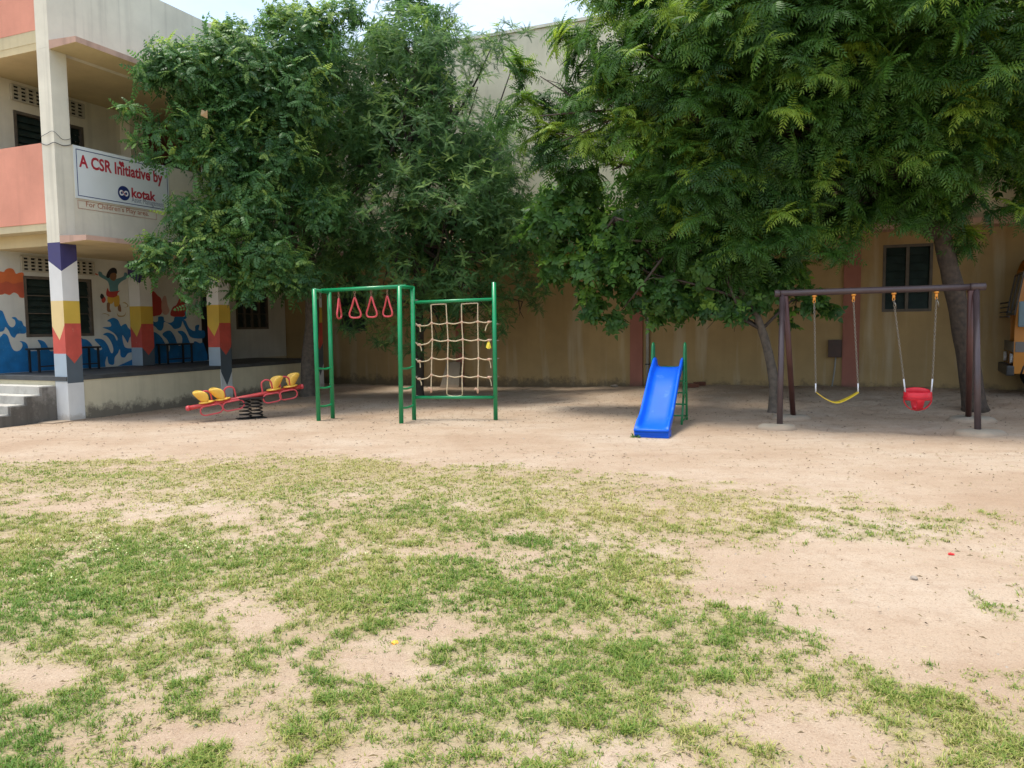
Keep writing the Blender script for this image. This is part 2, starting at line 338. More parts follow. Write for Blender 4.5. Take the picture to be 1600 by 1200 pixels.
TT = np.array([
    [.0, .0, 0, 0, 0, 0, 0, 0, 0, 0, 0],
    [.7, .72, .7, .72, .66, .58, .35, .08, 0, 0, 0],
    [.6, .52, .40, .7, .7, .62, .58, .42, .2, .14, .1],
    [.75, .78, .66, .5, .62, .60, .52, .46, .38, .3, .2],
    [.8, .84, .86, .74, .6, .64, .48, .15, .05, .05, .1],
    [.8, .86, .80, .55, .72, .76, .55, .32, .10, .14, .2],
    [.7, .60, .75, .52, .45, .76, .80, .50, .34, .2, .2],
    [.6, .50, .62, .38, .55, .60, .66, .32, .50, .36, .4],
    [.7, .78, .80, .66, .60, .52, .50, .30, .30, .58, .6],
    [.6, .7, .7, .6, .6, .5, .5, .4, .4, .5, .5]])
EL = [(350, 960, 60, 32, -.5), (300, 1008, 95, 12, -.35), (590, 1040, 110, 38, -.6), (330, 1135, 110, 26, -.55), (40, 1065, 80, 22, -.45), (120, 790, 140, 13, -.5), (330, 805, 70, 12, -.4), (860, 990, 60, 18, -.5), (690, 965, 30, 9, -.35), (1250, 890, 200, 38, -.5), (1430, 985, 150, 45, -.35), (1270, 1135, 130, 34, -.55), (1500, 1020, 110, 20, -.3), (720, 870, 120, 9, -.4), (630, 860, 50, 9, -.35),
      (1165, 968, 60, 24, .5), (1290, 985, 60, 22, .3), (1440, 1105, 120, 40, .6), (1520, 1165, 90, 40, .3), (1550, 960, 50, 14, .3), (1115, 1000, 110, 50, .3), (820, 925, 140, 40, .25), (690, 905, 80, 18, .3), (1000, 880, 110, 22, .25), (1210, 855, 60, 14, .3), (1130, 745, 35, 5, .5), (1245, 762, 35, 6, .5), (1370, 768, 60, 8, .55), (1550, 790, 60, 10, .4), (1300, 790, 60, 8, .25), (1180, 830, 60, 10, .2), (1390, 840, 60, 9, .25), (1430, 1185, 130, 14, .2), (430, 1140, 90, 30, .2), (520, 1110, 70, 16, .3), (660, 1110, 70, 24, .25), (320, 1110, 30, 14, .5), (560, 735, 60, 8, .3), (160, 722, 60, 6, .3)]
EDGEX = [-600, 0, 300, 450, 620, 800, 1000, 1150, 1280, 1600, 2200]; EDGEY = [712, 712, 708, 706, 718, 722, 735, 746, 762, 800, 840]
def cover(x, y):
    z = np.zeros_like(x); px, py = topx(x, y, z)
    wx = (fbm(x * 1.3, y * 1.3, 21) - .5) * 1.4; wy = (fbm(x * 1.3, y * 1.3, 33) - .5) * 1.4
    px, py = topx(x + wx * .35, np.maximum(y + wy * .35, .6), z)
    px = np.clip(px, -599, 2199); py2 = np.clip(py, 690, 1599)
    ix = np.clip(np.searchsorted(TX, px) - 1, 0, len(TX) - 2); iy = np.clip(np.searchsorted(TY, py2) - 1, 0, len(TY) - 2)
    fx = (px - TX[ix]) / (TX[ix + 1] - TX[ix]); fy = (py2 - TY[iy]) / (TY[iy + 1] - TY[iy])
    t = (TT[iy, ix] * (1 - fx) + TT[iy, ix + 1] * fx) * (1 - fy) + (TT[iy + 1, ix] * (1 - fx) + TT[iy + 1, ix + 1] * fx) * fy
    for (ex, ey, rx, ry, val) in EL:
        q = ((px - ex) / rx) ** 2 + ((py - ey) / ry) ** 2
        t = t + val * np.exp(-q * 1.1)
    t = t + .045 * (1 - sstep(px, 950, 1250)) * (t > .05)
    t = np.where(py > 1590, .6, t)
    edge = np.interp(px, EDGEX, EDGEY)
    t = t * sstep(py - edge, -4, 10)
    n = fbm(x * 2.6, y * 2.6, 51, 5); n2 = fbm(x * 9, y * 9, 57, 3)
    far = sstep(y, 5, 8.5)
    n3 = vnoise(x * 26, y * 26, 59)
    return sstep(t + (n - .5) * (.95 - .3 * far) + (n2 - .5) * (.95 + .15 * far) + (n3 - .5) * .45, .07, .98) * (t > .02), px, py

def axis(lo, a, b, hi, st):
    c = np.arange(a, b + 1e-6, st)
    l = a - np.geomspace(st, a - lo, 26)[::-1]; r = b + np.geomspace(st, hi - b, 26)
    return np.concatenate([l, c, r])
xs = axis(-220, -9.5, 12, 220, .07); ys = axis(-60, 2.2, 16, 380, .07)
GX, GY = np.meshgrid(xs, ys); gx, gy = GX.ravel(), GY.ravel()
gzv = gz(gx, gy); cov, _, _ = cover(gx, gy)
gzv = gzv + cov * .012
me = bpy.data.meshes.new('ground'); nx, ny = len(xs), len(ys)
me.vertices.add(nx * ny); me.vertices.foreach_set('co', np.stack([gx, gy, gzv], -1).ravel())
ii = (np.arange(ny - 1)[:, None] * nx + np.arange(nx - 1)[None, :]).ravel()
fq = np.stack([ii, ii + 1, ii + nx + 1, ii + nx], -1)
me.loops.add(fq.size); me.loops.foreach_set('vertex_index', fq.ravel()); me.polygons.add(len(fq))
me.polygons.foreach_set('loop_start', np.arange(len(fq)) * 4); me.polygons.foreach_set('use_smooth', np.ones(len(fq), bool)); me.update()
at = me.attributes.new('cover', 'FLOAT', 'POINT'); at.data.foreach_set('value', cov.astype(np.float32))
m, t, b = new_mat('sandy_soil')
geo = N(t, 'ShaderNodeNewGeometry'); pos = geo.outputs['Position']
def nz(sc, det=6, ro=.55, vec=pos):
    n = N(t, 'ShaderNodeTexNoise'); n.inputs['Scale'].default_value = sc; n.inputs['Detail'].default_value = det; n.inputs['Roughness'].default_value = ro; t.links.new(vec, n.inputs['Vector']); return n.outputs[0]
c0 = ramp(t, nz(.55, 7, .6), [(0.32, (.33, .237, .163)), (0.5, (.392, .30, .218)), (0.7, (.445, .365, .285))]).outputs[0]
mp = N(t, 'ShaderNodeMapping'); mp.inputs['Scale'].default_value = (.7, 3.2, 1); mp.inputs['Rotation'].default_value = (0, 0, .06); t.links.new(pos, mp.inputs['Vector'])
c0 = mixc(t, ramp(t, nz(1.1, 8, .62, mp.outputs[0]), [(.48, (0, 0, 0)), (.75, (.55,) * 3)]).outputs[0], c0, (.31, .215, .145))
c0 = mixc(t, ramp(t, nz(5, 8, .7), [(.52, (0, 0, 0)), (.70, (.6,) * 3)]).outputs[0], c0, (.29, .20, .135))
c0 = mixc(t, ramp(t, nz(17, 6, .75), [(.56, (0, 0, 0)), (.70, (.55,) * 3)]).outputs[0], c0, (.27, .185, .12))
c0 = mixc(t, ramp(t, nz(90, 3, .6), [(.56, (0, 0, 0)), (.66, (.65,) * 3)]).outputs[0], c0, (.22, .15, .10))
c0 = mixc(t, ramp(t, nz(140, 2, .6), [(.62, (0, 0, 0)), (.7, (.5,) * 3)]).outputs[0], c0, (.60, .5, .4))
cv = N(t, 'ShaderNodeAttribute', attribute_name='cover')
thatch = ramp(t, nz(38, 5, .7), [(.3, (.17, .145, .07)), (.7, (.38, .32, .17))]).outputs[0]
c0 = mixc(t, ramp(t, cv.outputs['Fac'], [(.1, (0, 0, 0)), (.9, (.8,) * 3)]).outputs[0], c0, thatch)
t.links.new(c0, b.inputs['Base Color']); b.inputs['Roughness'].default_value = .95; b.inputs['Specular IOR Level'].default_value = .15
ad = N(t, 'ShaderNodeMath', operation='MULTIPLY_ADD'); ad.inputs[1].default_value = .35; t.links.new(nz(60, 5, .65), ad.inputs[0]); t.links.new(nz(7, 6, .6), ad.inputs[2])
bp = N(t, 'ShaderNodeBump'); bp.inputs['Strength'].default_value = .7; bp.inputs['Distance'].default_value = .055
t.links.new(ad.outputs[0], bp.inputs['Height']); t.links.new(bp.outputs[0], b.inputs['Normal'])
me.materials.append(m); g = bpy.data.objects.new('ground', me); COL.objects.link(g); tag(g, kind='structure')

def npmesh(name, V, T, mat, tint=None, parent=None, kind=None, origin=None, quads=False):
    """mesh from numpy arrays; tint is one value per vertex"""
    o0 = np.array(origin if origin is not None else (0, 0, 0), float)
    me = bpy.data.meshes.new(name); me.vertices.add(len(V)); me.vertices.foreach_set('co', (V - o0).astype(np.float32).ravel())
    k = T.shape[1]; me.loops.add(T.size); me.loops.foreach_set('vertex_index', T.astype(np.int32).ravel()); me.polygons.add(len(T))
    me.polygons.foreach_set('loop_start', np.arange(len(T), dtype=np.int32) * k); me.update()
    if tint is not None:
        a = me.attributes.new('tint', 'FLOAT', 'POINT'); a.data.foreach_set('value', tint.astype(np.float32))
    me.materials.append(MT[mat] if isinstance(mat, str) else mat)
    o = bpy.data.objects.new(name, me); COL.objects.link(o)
    if parent: o.parent = parent; o.location = o0 - WPOS[parent.name]
    else: o.location = o0
    WPOS[o.name] = o0
    if kind: o['kind'] = kind
    return o

# grass blades
def grow(nb, y0, y1, half, seed, hmin, hmax, wid):
    rg = np.random.default_rng(seed); y = rg.uniform(y0, y1, nb); x = rg.uniform(-1, 1, nb) * (half * y + .6)
    c, px, py = cover(x, y); keep = rg.random(nb) < c ** 1.15 * .97 + .006 * (c > 0)
    return x[keep], y[keep], c[keep], px[keep], py[keep], rg
def grass():
    Vs, Ts, Cs = [], [], []; base = 0
    for (nb, y0, y1, hs, ws, seed) in ((225000, 2.3, 4.0, .9, .85, 1), (245000, 4.0, 6.4, .95, 1.15, 2), (260000, 6.4, 10.8, .75, 1.6, 3)):
        x, y, c, px, py, rg = grow(nb, y0, y1, .70, seed, 0, 0, 0); n = len(x)
        cl = fbm(x * 6, y * 6, 71, 3); tuft = vnoise(x * 34, y * 34, 73) * .6 + vnoise(x * 15, y * 15, 75) * .4; kp = rg.random(n) < .12 + 1.25 * sstep(tuft, .34, .68)
        x, y, c, px, py, cl, tuft = (q[kp] for q in (x, y, c, px, py, cl, tuft)); n = len(x)
        h = (.012 + .022 * rg.random(n) ** 1.5) * (.55 + .65 * c) * (.6 + .9 * cl) * hs
        th = rg.uniform(0, 2 * np.pi, n); lean = rg.uniform(.3, 2.2, n); w = rg.uniform(.0016, .0034, n) * ws
        dx, dy = np.cos(th), np.sin(th); sx, sy = -dy * w, dx * w
        z = gz(x, y) + c * .012 - .003
        p0 = np.stack([x - sx, y - sy, z], -1); p1 = np.stack([x + sx, y + sy, z], -1)
        mx, my, mz = x + dx * h * lean * .35, y + dy * h * lean * .35, z + h * .62
        p2 = np.stack([mx + sx * .8, my + sy * .8, mz], -1); p3 = np.stack([mx - sx * .8, my - sy * .8, mz], -1)
        p4 = np.stack([x + dx * h * lean, y + dy * h * lean, z + h * (1.0 - .28 * np.clip(lean - .6, 0, 1))], -1)
        V = np.stack([p0, p1, p2, p3, p4], 1).reshape(-1, 3)
        i = base + np.arange(n) * 5
        T = np.concatenate([np.stack([i, i + 1, i + 2], -1), np.stack([i, i + 2, i + 3], -1), np.stack([i + 3, i + 2, i + 4], -1)])
        dryf = np.interp(py, [700, 780, 860, 950, 1200], [.74, .64, .42, .30, .32]) + (fbm(x * 1.1, y * 1.1, 91) - .5) * .8 + (1 - c) * .3 + (.5 - tuft) * .35
        col = np.clip(dryf + rg.normal(0, .22, n), 0, 1)
        Vs.append(V); Ts.append(T); Cs.append(np.repeat(col, 5)); base += n * 5
    m, t, b = new_mat('grass_blades'); at = N(t, 'ShaderNodeAttribute', attribute_name='tint')
    c = ramp(t, at.outputs['Fac'], [(0.0, (.095, .195, .026)), (.35, (.185, .27, .044)), (.62, (.34, .345, .09)), (1, (.52, .45, .20))])
    t.links.new(c.outputs[0], b.inputs['Base Color']); b.inputs['Roughness'].default_value = .6; b.inputs['Specular IOR Level'].default_value = .3
    tr = N(t, 'ShaderNodeBsdfTranslucent'); t.links.new(c.outputs[0], tr.inputs[0]); mx = N(t, 'ShaderNodeMixShader'); mx.inputs[0].default_value = .35
    t.links.new(b.outputs[0], mx.inputs[1]); t.links.new(tr.outputs[0], mx.inputs[2]); t.links.new(mx.outputs[0], t.nodes['Material Output'].inputs[0])
    o = npmesh('grass', np.concatenate(Vs), np.concatenate(Ts), m, np.concatenate(Cs)); tag(o, 'short patchy lawn grass, green in front and straw yellow behind', 'grass', kind='stuff')
grass()

# ------------------------------------------------------------------ left building with the verandah
LB = empty('school_building', W(0, 0, 0), 'two-storey cream building with painted verandah pillars and coral end parapets', 'building')
def zf(y): return (1115 - y) / 975 * 3.0
def pillar(u, v, w, z0, z1, front_style, side_style, parent=LB):
    """square pillar; painted bands are fields of its own faces"""
    mb = MB(); mats = ['cream_ext', 'navy', 'wband', 'cyel', 'yel', 'redb', 'lgrey', 'greyb', 'whitebase']; ix = {k: i for i, k in enumerate(mats)}
    def face(f, st, zt):
        # st: list of (material, lower boundary list of (s,z)); from the top down
        top = [(0, zt), (w, zt)]
        for k, low in st:
            low = [(s * w, zz) for s, zz in low]
            poly = top + low[::-1]
            mb.quad(*[f(s, zz) for s, zz in poly], mi=ix[k]); top = low
    zt = 3.0 if z1 > 3 else z1
    face(lambda s, z: W(u, v - w + s, z), front_style, zt)         # towards the playground end
    face(lambda s, z: W(u + s, v, z), side_style, zt)              # towards the yard
    for f in (lambda s, z: W(u + w, v - w + s, z), lambda s, z: W(u + s, v - w, z)): mb.quad(f(0, z0), f(w, z0), f(w, zt), f(0, zt), mi=ix['wband'])
    if z1 > 3:
        mb.box(fz, u, u + w, v - w, v, 3.0, z1, ix['cream_ext'])
    return mb.build('pillar', mats, parent)
def styles(z0, lt, yf='yel'):
    fr = [('navy', [(0, 2.70), (1, 2.52)]), ('wband', [(0, 2.03), (1, 2.03)]), (yf, [(0, 1.60), (.55, 1.37), (1, 1.62)]), ('redb', [(0, 1.14), (1, 1.14)])]
    si = [('navy', [(0, 2.52), (1, 2.72)]), ('wband', [(0, 2.03), (1, 2.03)]), (yf if yf == 'yel' else 'yel', [(0, 1.65), (1, 1.65)]), ('redb', [(0, 1.14), (.5, .97), (1, 1.14)])]
    if z0 < .4:
        fr += [('lgrey', [(0, .66), (1, .66)]), ('whitebase', [(0, z0), (1, z0)])]
        si += ([('greyb', [(0, .64), (1, .64)])] if lt else [('greyb', [(0, .62), (.5, .32), (1, .62)])]) + [('whitebase', [(0, z0), (1, z0)])]
    else:
        fr += [('lgrey', [(0, z0), (1, z0)])]; si += [('greyb', [(0, z0), (1, z0)])]
    return fr, si
pw = .30
pillar(0, 0, pw, -.1, 6.15, *styles(-.1, True, 'cyel'))
pillar(3.51, 0, .32, -.1, 6.15, *styles(-.1, False))
pillar(6.75, 0, .27, -.1, 6.15, *styles(-.1, False))
# pillar standing against the verandah wall
uP, _ = onwall(205, 570)
pillar(uP + .02, WV + .33, .32, .75, 3.0, *styles(.75, True)); pillar(5.55, WV + .33, .3, .75, 3.0, *styles(.75, True))
MB().box(fz, uP, uP + .34, WV + .004, WV + .3, 3.3, 6.15).build('pilaster', 'cream', LB)
# openings of the verandah wall
w1 = (.86, 2.30, 1.41, 2.57); vent1 = (.86, 2.30, 2.82, 3.0)
dA, _ = onwall(317, 560); dB, _ = onwall(347, 560)
upz = lambda y: onwall(60, y)[1]
w2 = (.86, 2.30, 4.5, 5.62)
holesG = [w1, (dA, dA + .9, .76, 2.75), (6.4, 7.6, 1.5, 2.5)]
holesU = [w2, (4.3, 5.2, 3.3, 5.4)]
mb = MB(); holed(mb, fwal, -.002, uP + .15, .75, 3.0, [w1], .22); holed(mb, fwal, uP + .15, 8.3, .75, 3.0, holesG[1:], .22)
wallg = mb.build('wall', 'white', LB)
mb = MB(); holed(mb, fwal, -.002, uP + .2, 3.3, 6.15, [w2], .22); mb.build('wall', 'cream', LB)
mb = MB(); holed(mb, fwal, uP + .2, 8.3, 3.3, 6.15, holesU[1:], .22); mb.build('wall', 'brown', LB, label='red-brown painted upper corridor wall')
# room block behind the wall
mb = MB(); mb.box(fz, .002, 8.3, -8.0, WV - .9, -.1, 7.2); mb.box(fz, .002, .2, WV - .9, WV - .222, -.1, 7.2); mb.box(fz, .2, 8.3, WV - .9, WV - .222, 2.99, 3.31); mb.build('room_block', 'cream', LB)
# floors
MB().box(fz, -.02, 7.02, WV - .3, -.004, .68, .75).build('verandah_floor', 'floor', LB)
mb = MB(); mb.box(fz, .31, 3.505, -.25, -.02, -.1, .677); mb.box(fz, 3.835, 6.745, -.25, -.02, -.1, .677); mb.box(fz, 0.0, .31, -2.9, -.31, -.1, .677); mb.box(fz, 7.03, 8.3, WV - .21, WV - .004, -.1, .748); mb.build('plinth', 'plinth', LB)
mb = MB(); mb.box(fz, .31, 8.3, WV - .2, -.14, 3.0, 3.3); mb.build('floor_slab', 'chajja_u', LB)
MB().box(fz, 0.02, 8.3, WV - .2, -.206, 6.153, 6.35).build('roof_slab', 'chajja_u', LB)
# parapets
def parapet(u0_, u1_, z0, z1, mat): return MB().box(fz, u0_, u1_, -.135, -.006, z0, z1).build('parapet', mat, LB)
parapet(.302, 3.506, 3.0, 4.66, 'cream'); parapet(3.834, 6.746, 3.0, 4.66, 'cream')
mb = MB(); mb.box(fz, .302, 8.3, -.20, -.005, 6.15, 7.75); mb.box(fz, 3.7, 8.3, -.28, .05, 7.752, 7.83); mb.build('roof_parapet', 'cream_ext', LB)
MB().box(fz, 0, pw, -pw, 0, 6.152, 7.9).build('pillar', 'cream_ext', LB)
zc0 = UV(Pl(40, 357, d, P0))[2]; zc1 = UV(Pl(40, 227, d, P0))[2]; zt0 = UV(Pl(30, 60, d, P0))[2]
MB().box(fz, .0, .14, -8, -.302, zc0 + .06, zc1).build('end_parapet', 'coral', LB)
MB().box(fz, .01, .15, -8, -.302, zt0 + .08, 8.1).build('end_parapet', 'coral', LB, label='faded coral parapet of the roof end')
mb = MB(); mb.box(fz, .012, .3, -8, -.302, zc0 - .06, zc0 + .058); mb.box(fz, .014, .3, -8, -.302, zt0 - .12, zt0 + .078); mb.build('end_beam', 'beam', LB)
# sunshades
def chajja(z0, z1, u1_):
    mb = MB(); n = 1
    vs = [(0, .003, z0), (u1_, .003, z0), (u1_, .60, z0 + .03), (0.02, .60, z0 + .03), (0, .003, z1 + .02), (u1_, .003, z1 + .02), (u1_, .60, z1), (0.02, .60, z1)]
    mb.add([W(*q) for q in vs], [(4, 5, 6, 7), (3, 2, 6, 7), (0, 3, 7, 4), (1, 2, 6, 5)], 0); mb.add([W(*q) for q in vs[:4]], [(0, 1, 2, 3)], 1)
    return mb.build('sunshade', ['chajja', 'chajja_u'], LB)
chajja(2.98, 3.09, 7.0); chajja(6.12, 6.24, 7.4)
# windows
def window(f, h, parent, panes=2, rows=9, mat='shutter', bar=None, name='window', proud=0.0):
    a0, a1, b0, b1 = h; mb = MB(); t = .055; c0, c1 = -.16 + proud, .012 + proud
    mb.box(f, a0 + .002, a0 + t, b0 + .002, b1 - .002, c0, c1); mb.box(f, a1 - t, a1 - .002, b0 + .002, b1 - .002, c0, c1)
    mb.box(f, a0 + t, a1 - t, b0 + .002, b0 + t, c0, c1 - .003); mb.box(f, a0 + t, a1 - t, b1 - t, b1 - .002, c0, c1 - .003)
    wn = mb.build(name, 'frame', parent)
    MB().box(f, a0 + t, a1 - t, b0 + t, b1 - t, -.20, -.17).build('window_back', 'dark', wn)
    W_ = (a1 - a0 - 2 * t) / panes
    for p in range(1, panes):
        x = a0 + t + W_ * p; MB().box(f, x - .03, x + .03, b0 + t, b1 - t, -.15, -.002).build('mullion', 'frame', wn)
    for p in range(panes):
        x0, x1 = a0 + t + W_ * p + (.03 if p else .004), a0 + t + W_ * (p + 1) - (.03 if p < panes - 1 else .004)
        hh = (b1 - b0 - 2 * t) / rows; first = None
        for r_ in range(rows):
            zb = b0 + t + hh * r_
            if first is None:
                mb = MB(); vs = [f(x0, zb, -.03), f(x1, zb, -.03), f(x1, zb + hh * 1.02, -.075), f(x0, zb + hh * 1.02, -.075), f(x0, zb, -.042), f(x1, zb, -.042), f(x1, zb + hh * 1.02, -.087), f(x0, zb + hh * 1.02, -.087)]
                mb.add(vs, [(0, 1, 2, 3), (4, 5, 6, 7), (0, 1, 5, 4), (2, 3, 7, 6), (1, 2, 6, 5), (0, 3, 7, 4)]); first = mb.build('louvre', mat, wn)
            else: cp(first, (0, 0, hh * r_))
    if bar:
        mb = MB()
        for zz in bar: mb.box(f, a0 + t, a1 - t, zz - .009, zz + .009, -.022, -.006)
        mb.build('cross_bar', 'frame', wn)
    return wn
window(fwal, w1, LB, 2, 8, bar=[1.86, 2.2]); window(fwal, w2, LB, 2, 8, bar=[5.0])
window(fwal, holesG[2], LB, 4, 5, bar=[1.9])
mb = MB(); h = holesG[1]; mb.box(fwal, h[0] + .002, h[1] - .002, h[2], h[3], -.2, -.13); mb.build('door', 'metaldark', LB)
mb = MB(); h = holesU[1]; mb.box(fwal, h[0] + .002, h[1] - .002, h[2], h[3], -.2, -.13); mb.build('door', 'metaldark', LB)
def vent(f, a0, a1, b0, b1, cols, rows, parent):
    mb = MB(); mb.box(f, a0, a1, b0, b1, .002, .012, 1)  # black plate painted as the shade behind the slots
    bw = .018; cw = (a1 - a0) / cols; rh = (b1 - b0) / rows
    for i in range(cols + 1): mb.box(f, a0 + cw * i - bw - .004, a0 + cw * i + bw + .004, b0, b1, .012, .052)
    vn = mb.build('vent', ['vent', 'dark'], parent)
    s0 = None
    for j in range(rows + 1):
        if s0 is None: s0 = MB().box(f, a0 - .02, a1 + .02, b0 - .012, b0 + .014, .012, .047).build('vent_slat', 'vent', vn)
        else: cp(s0, (0, 0, rh * j))
vent(fwal, .84, 1.40, 2.66, 2.92, 4, 4, LB); vent(fwal, 1.5, 2.34, 2.66, 2.92, 6, 4, LB)
vent(fwal, .84, 1.42, 5.80, 6.07, 4, 4, LB); vent(fwal, 1.55, 2.3, 5.80, 6.07, 5, 4, LB)
# steps at the end of the verandah
mb0 = None
nst = 5; zs = .68; sp = .27
for k in range(nst):
    ztop = .60 - k * .138; uu = -.0 - (k + 1) * sp
    right = -.34 - 0.0
    mb = MB(); mb.box(fz, uu, -.004 if k == 0 else uu + sp - .002, -4.5, right - .004 * k, -.12, ztop, 0, bev=.008); mb.build('step', 'conc', LB)
mb = MB()
for k in range(nst): mb.box(fz, -(k + 1) * sp + .012, -(k) * sp + .0115 - (.02 if k == 0 else 0), right + .002, right + .05, -.12, .585 - k * .138)
mb.build('step_cheek', 'sideconc', LB)
MB().box(fz, -.35, .34, -.42, .05, -.1, .012, bev=.01).build('base_slab', 'foot', LB)
# loose wire round the corner pillar
zz = 4.62; pts = [W(-.015, -.31, zz + .02), W(-.02, -.15, zz - .03), W(-.012, .01, zz + .0), W(.15, .016, zz - .02), W(.31, .012, zz + .03)]
mb = MB(); mb.tube(smooth_path(pts, 5), .006, 5); mb.tube(smooth_path([p + Z3 * .10 - d * .004 * (i % 2) + (np.array([0, 0, .08]) if i in (1, 2) else 0) for i, p in enumerate(pts)], 5), .004, 5); mb.build('wire', 'wire', LB)

# mural: painted shapes on the verandah wall (flat paint, 3 mm)
_mn = [0]
def blob(name, mat, pts, parent=None, smooth=True, conv=None, lift=0):
    P = [onwall(*(conv(*p) if conv else p)) for p in pts]
    P = [np.array(p) for p in P]
    if smooth: P = smooth_path(P, 4, True)
    _mn[0] += 1; c = .0025 + lift * .0018 + (_mn[0] % 5) * .0001
    mb = MB(); mb.quad(*[fwal(p[0], max(p[1], .756), c) for p in P]); return mb.build(name, mat, parent or wallg)
k7 = lambda x, y: (x / 5.454, 380 + y / 5.454)
k4 = lambda x, y: (130 + x / 6.314, 400 + y / 6.314)
blob('painted_cloud', 'orangem', [(-200, 250), (-120, 215), (-60, 245), (0, 240), (30, 245), (50, 222), (85, 213), (115, 225), (135, 260), (165, 252), (200, 257), (208, 340), (210, 455), (170, 462), (150, 435), (115, 421), (80, 442), (40, 430), (0, 440), (-200, 440)], conv=k7)
blob('painted_cloud', 'orangem2', [(-200, 330), (0, 340), (50, 325), (110, 345), (160, 335), (206, 340), (209, 450), (170, 456), (150, 430), (115, 418), (80, 436), (40, 427), (0, 436), (-200, 436)], conv=k7, lift=1)
blob('painted_wave', 'bluem', [(-150, 560), (0, 570), (30, 600), (50, 650), (80, 705), (110, 715), (130, 690), (125, 655), (98, 635), (130, 630), (155, 655), (185, 665), (200, 700), (220, 715), (228, 740), (210, 770), (150, 772), (125, 805), (95, 790), (70, 740), (45, 715), (35, 740), (0, 755), (-150, 755)], conv=k7)
blob('painted_wave', 'bluem', [(-300, 860), (-150, 800), (-80, 850), (0, 800), (30, 770), (65, 790), (85, 850), (110, 905), (140, 920), (170, 910), (190, 880), (185, 850), (165, 835), (200, 838), (230, 860), (250, 915), (300, 918), (342, 916), (345, 870), (320, 825), (370, 835), (400, 870), (425, 918), (470, 918), (560, 920), (620, 930), (690, 950), (700, 1110), (470, 1116), (0, 1125), (-300, 1130)], conv=k7)
blob('painted_wave', 'bluem', [(-40, 830), (0, 820), (40, 830), (80, 870), (110, 920), (160, 930), (185, 915), (160, 880), (110, 825), (150, 815), (200, 830), (240, 880), (270, 950), (290, 955), (295, 910), (270, 840), (230, 790), (195, 775), (240, 755), (300, 780), (330, 835), (335, 805), (300, 760), (240, 725), (190, 705), (270, 695), (265, 655), (235, 640), (290, 610), (340, 630), (370, 690), (385, 682), (420, 670), (445, 710), (480, 745), (490, 790), (460, 800), (440, 855), (420, 830), (385, 780), (395, 860), (420, 905), (490, 915), (490, 945), (440, 960), (410, 1000), (370, 990), (360, 920), (340, 960), (310, 1000), (300, 1070), (250, 1060), (235, 990), (215, 1050), (200, 1120), (-40, 1150)], conv=k4, lift=1)
blob('painted_wave', 'bluem', [(340, 1105), (420, 1050), (500, 1012), (520, 1100)], conv=k4, smooth=False)
blob('painted_wave', 'bluem', [(640, 610), (700, 650), (735, 640), (740, 600), (790, 600), (800, 640), (850, 660), (890, 640), (905, 600), (985, 600), (1005, 590), (1000, 550), (1025, 560), (1020, 610), (980, 640), (960, 700), (900, 720), (860, 680), (800, 650), (790, 700), (770, 735), (740, 730), (700, 690), (640, 665)], conv=k4, lift=1)
blob('painted_wave', 'bluem', [(655, 780), (700, 750), (760, 790), (800, 850), (830, 910), (840, 950), (855, 900), (830, 830), (780, 770), (850, 735), (900, 790), (930, 870), (955, 885), (975, 850), (970, 790), (930, 745), (980, 740), (1020, 780), (1050, 850), (1080, 870), (1100, 840), (1150, 860), (1190, 870), (1190, 1080), (650, 1100), (650, 940), (690, 900), (690, 830)], conv=k4)
blob('painted_wave', 'bluem', [(980, 640), (1010, 640), (1045, 710), (1100, 740), (1105, 690), (1145, 680), (1140, 730), (1195, 740), (1198, 800), (1150, 815), (1060, 800), (1020, 730)], conv=k4)
blob('painted_figure', 'redm', [(625, 480), (640, 360), (690, 345), (735, 390), (770, 430), (775, 560), (720, 590), (635, 590)], conv=k4)
blob('painted_figure', 'redm', [(865, 590), (880, 510), (920, 480), (960, 400), (1000, 440), (1000, 590)], conv=k4)
blob('painted_figure', 'palem', [(790, 400), (815, 400), (830, 480), (850, 540), (820, 580), (780, 560), (770, 470)], conv=k4, lift=1)
blob('painted_figure', 'orangem', [(620, 290), (650, 285), (690, 300), (685, 330), (640, 340)], conv=k4)
# a small dancing child painted between the windows: face, hair, shirt with sleeves, shorts, legs
ch = lambda mat, pts, lift=0: blob('painted_child', mat, pts, conv=k4, lift=lift)
ch('tealm', [(150, 155), (180, 160), (195, 185), (250, 210), (300, 230), (345, 220), (395, 200), (405, 165), (430, 170), (435, 215), (380, 250), (345, 290), (340, 355), (270, 355), (255, 290), (235, 245), (160, 200)])
ch('skinm', [(265, 175), (300, 160), (325, 180), (325, 215), (305, 245), (275, 235), (258, 205)], 1)
ch('blackm', [(225, 195), (250, 140), (290, 115), (325, 130), (330, 175), (300, 165), (270, 178), (255, 215), (235, 215)], 2)
ch('redm', [(225, 370), (240, 315), (260, 350), (345, 345), (365, 340), (340, 365), (330, 395), (290, 410), (240, 400)], 1)
ch('yellowm', [(240, 400), (290, 408), (345, 385), (360, 440), (350, 490), (310, 500), (300, 450), (285, 470), (245, 465)])
ch('skinm', [(235, 462), (262, 466), (262, 520), (275, 550), (240, 548), (232, 510)]); ch('skinm', [(345, 485), (365, 480), (375, 545), (350, 545), (340, 520)])
ch('redm', [(180, 425), (205, 400), (222, 430), (205, 462), (185, 455)], 1); ch('blackm', [(165, 400), (180, 370), (205, 400), (180, 425)], 2); ch('orangem2', [(0, 125), (40, 135), (140, 178), (135, 190), (40, 150), (0, 135)])
for pts in ([(385, 465), (410, 455), (440, 480), (440, 500), (400, 510), (430, 498), (432, 482), (405, 465)], [(335, 560), (350, 585), (400, 585), (420, 555), (405, 595), (345, 597)], [(180, 575), (215, 565), (260, 585), (230, 600), (250, 587), (215, 572)]): ch('olivem', pts)

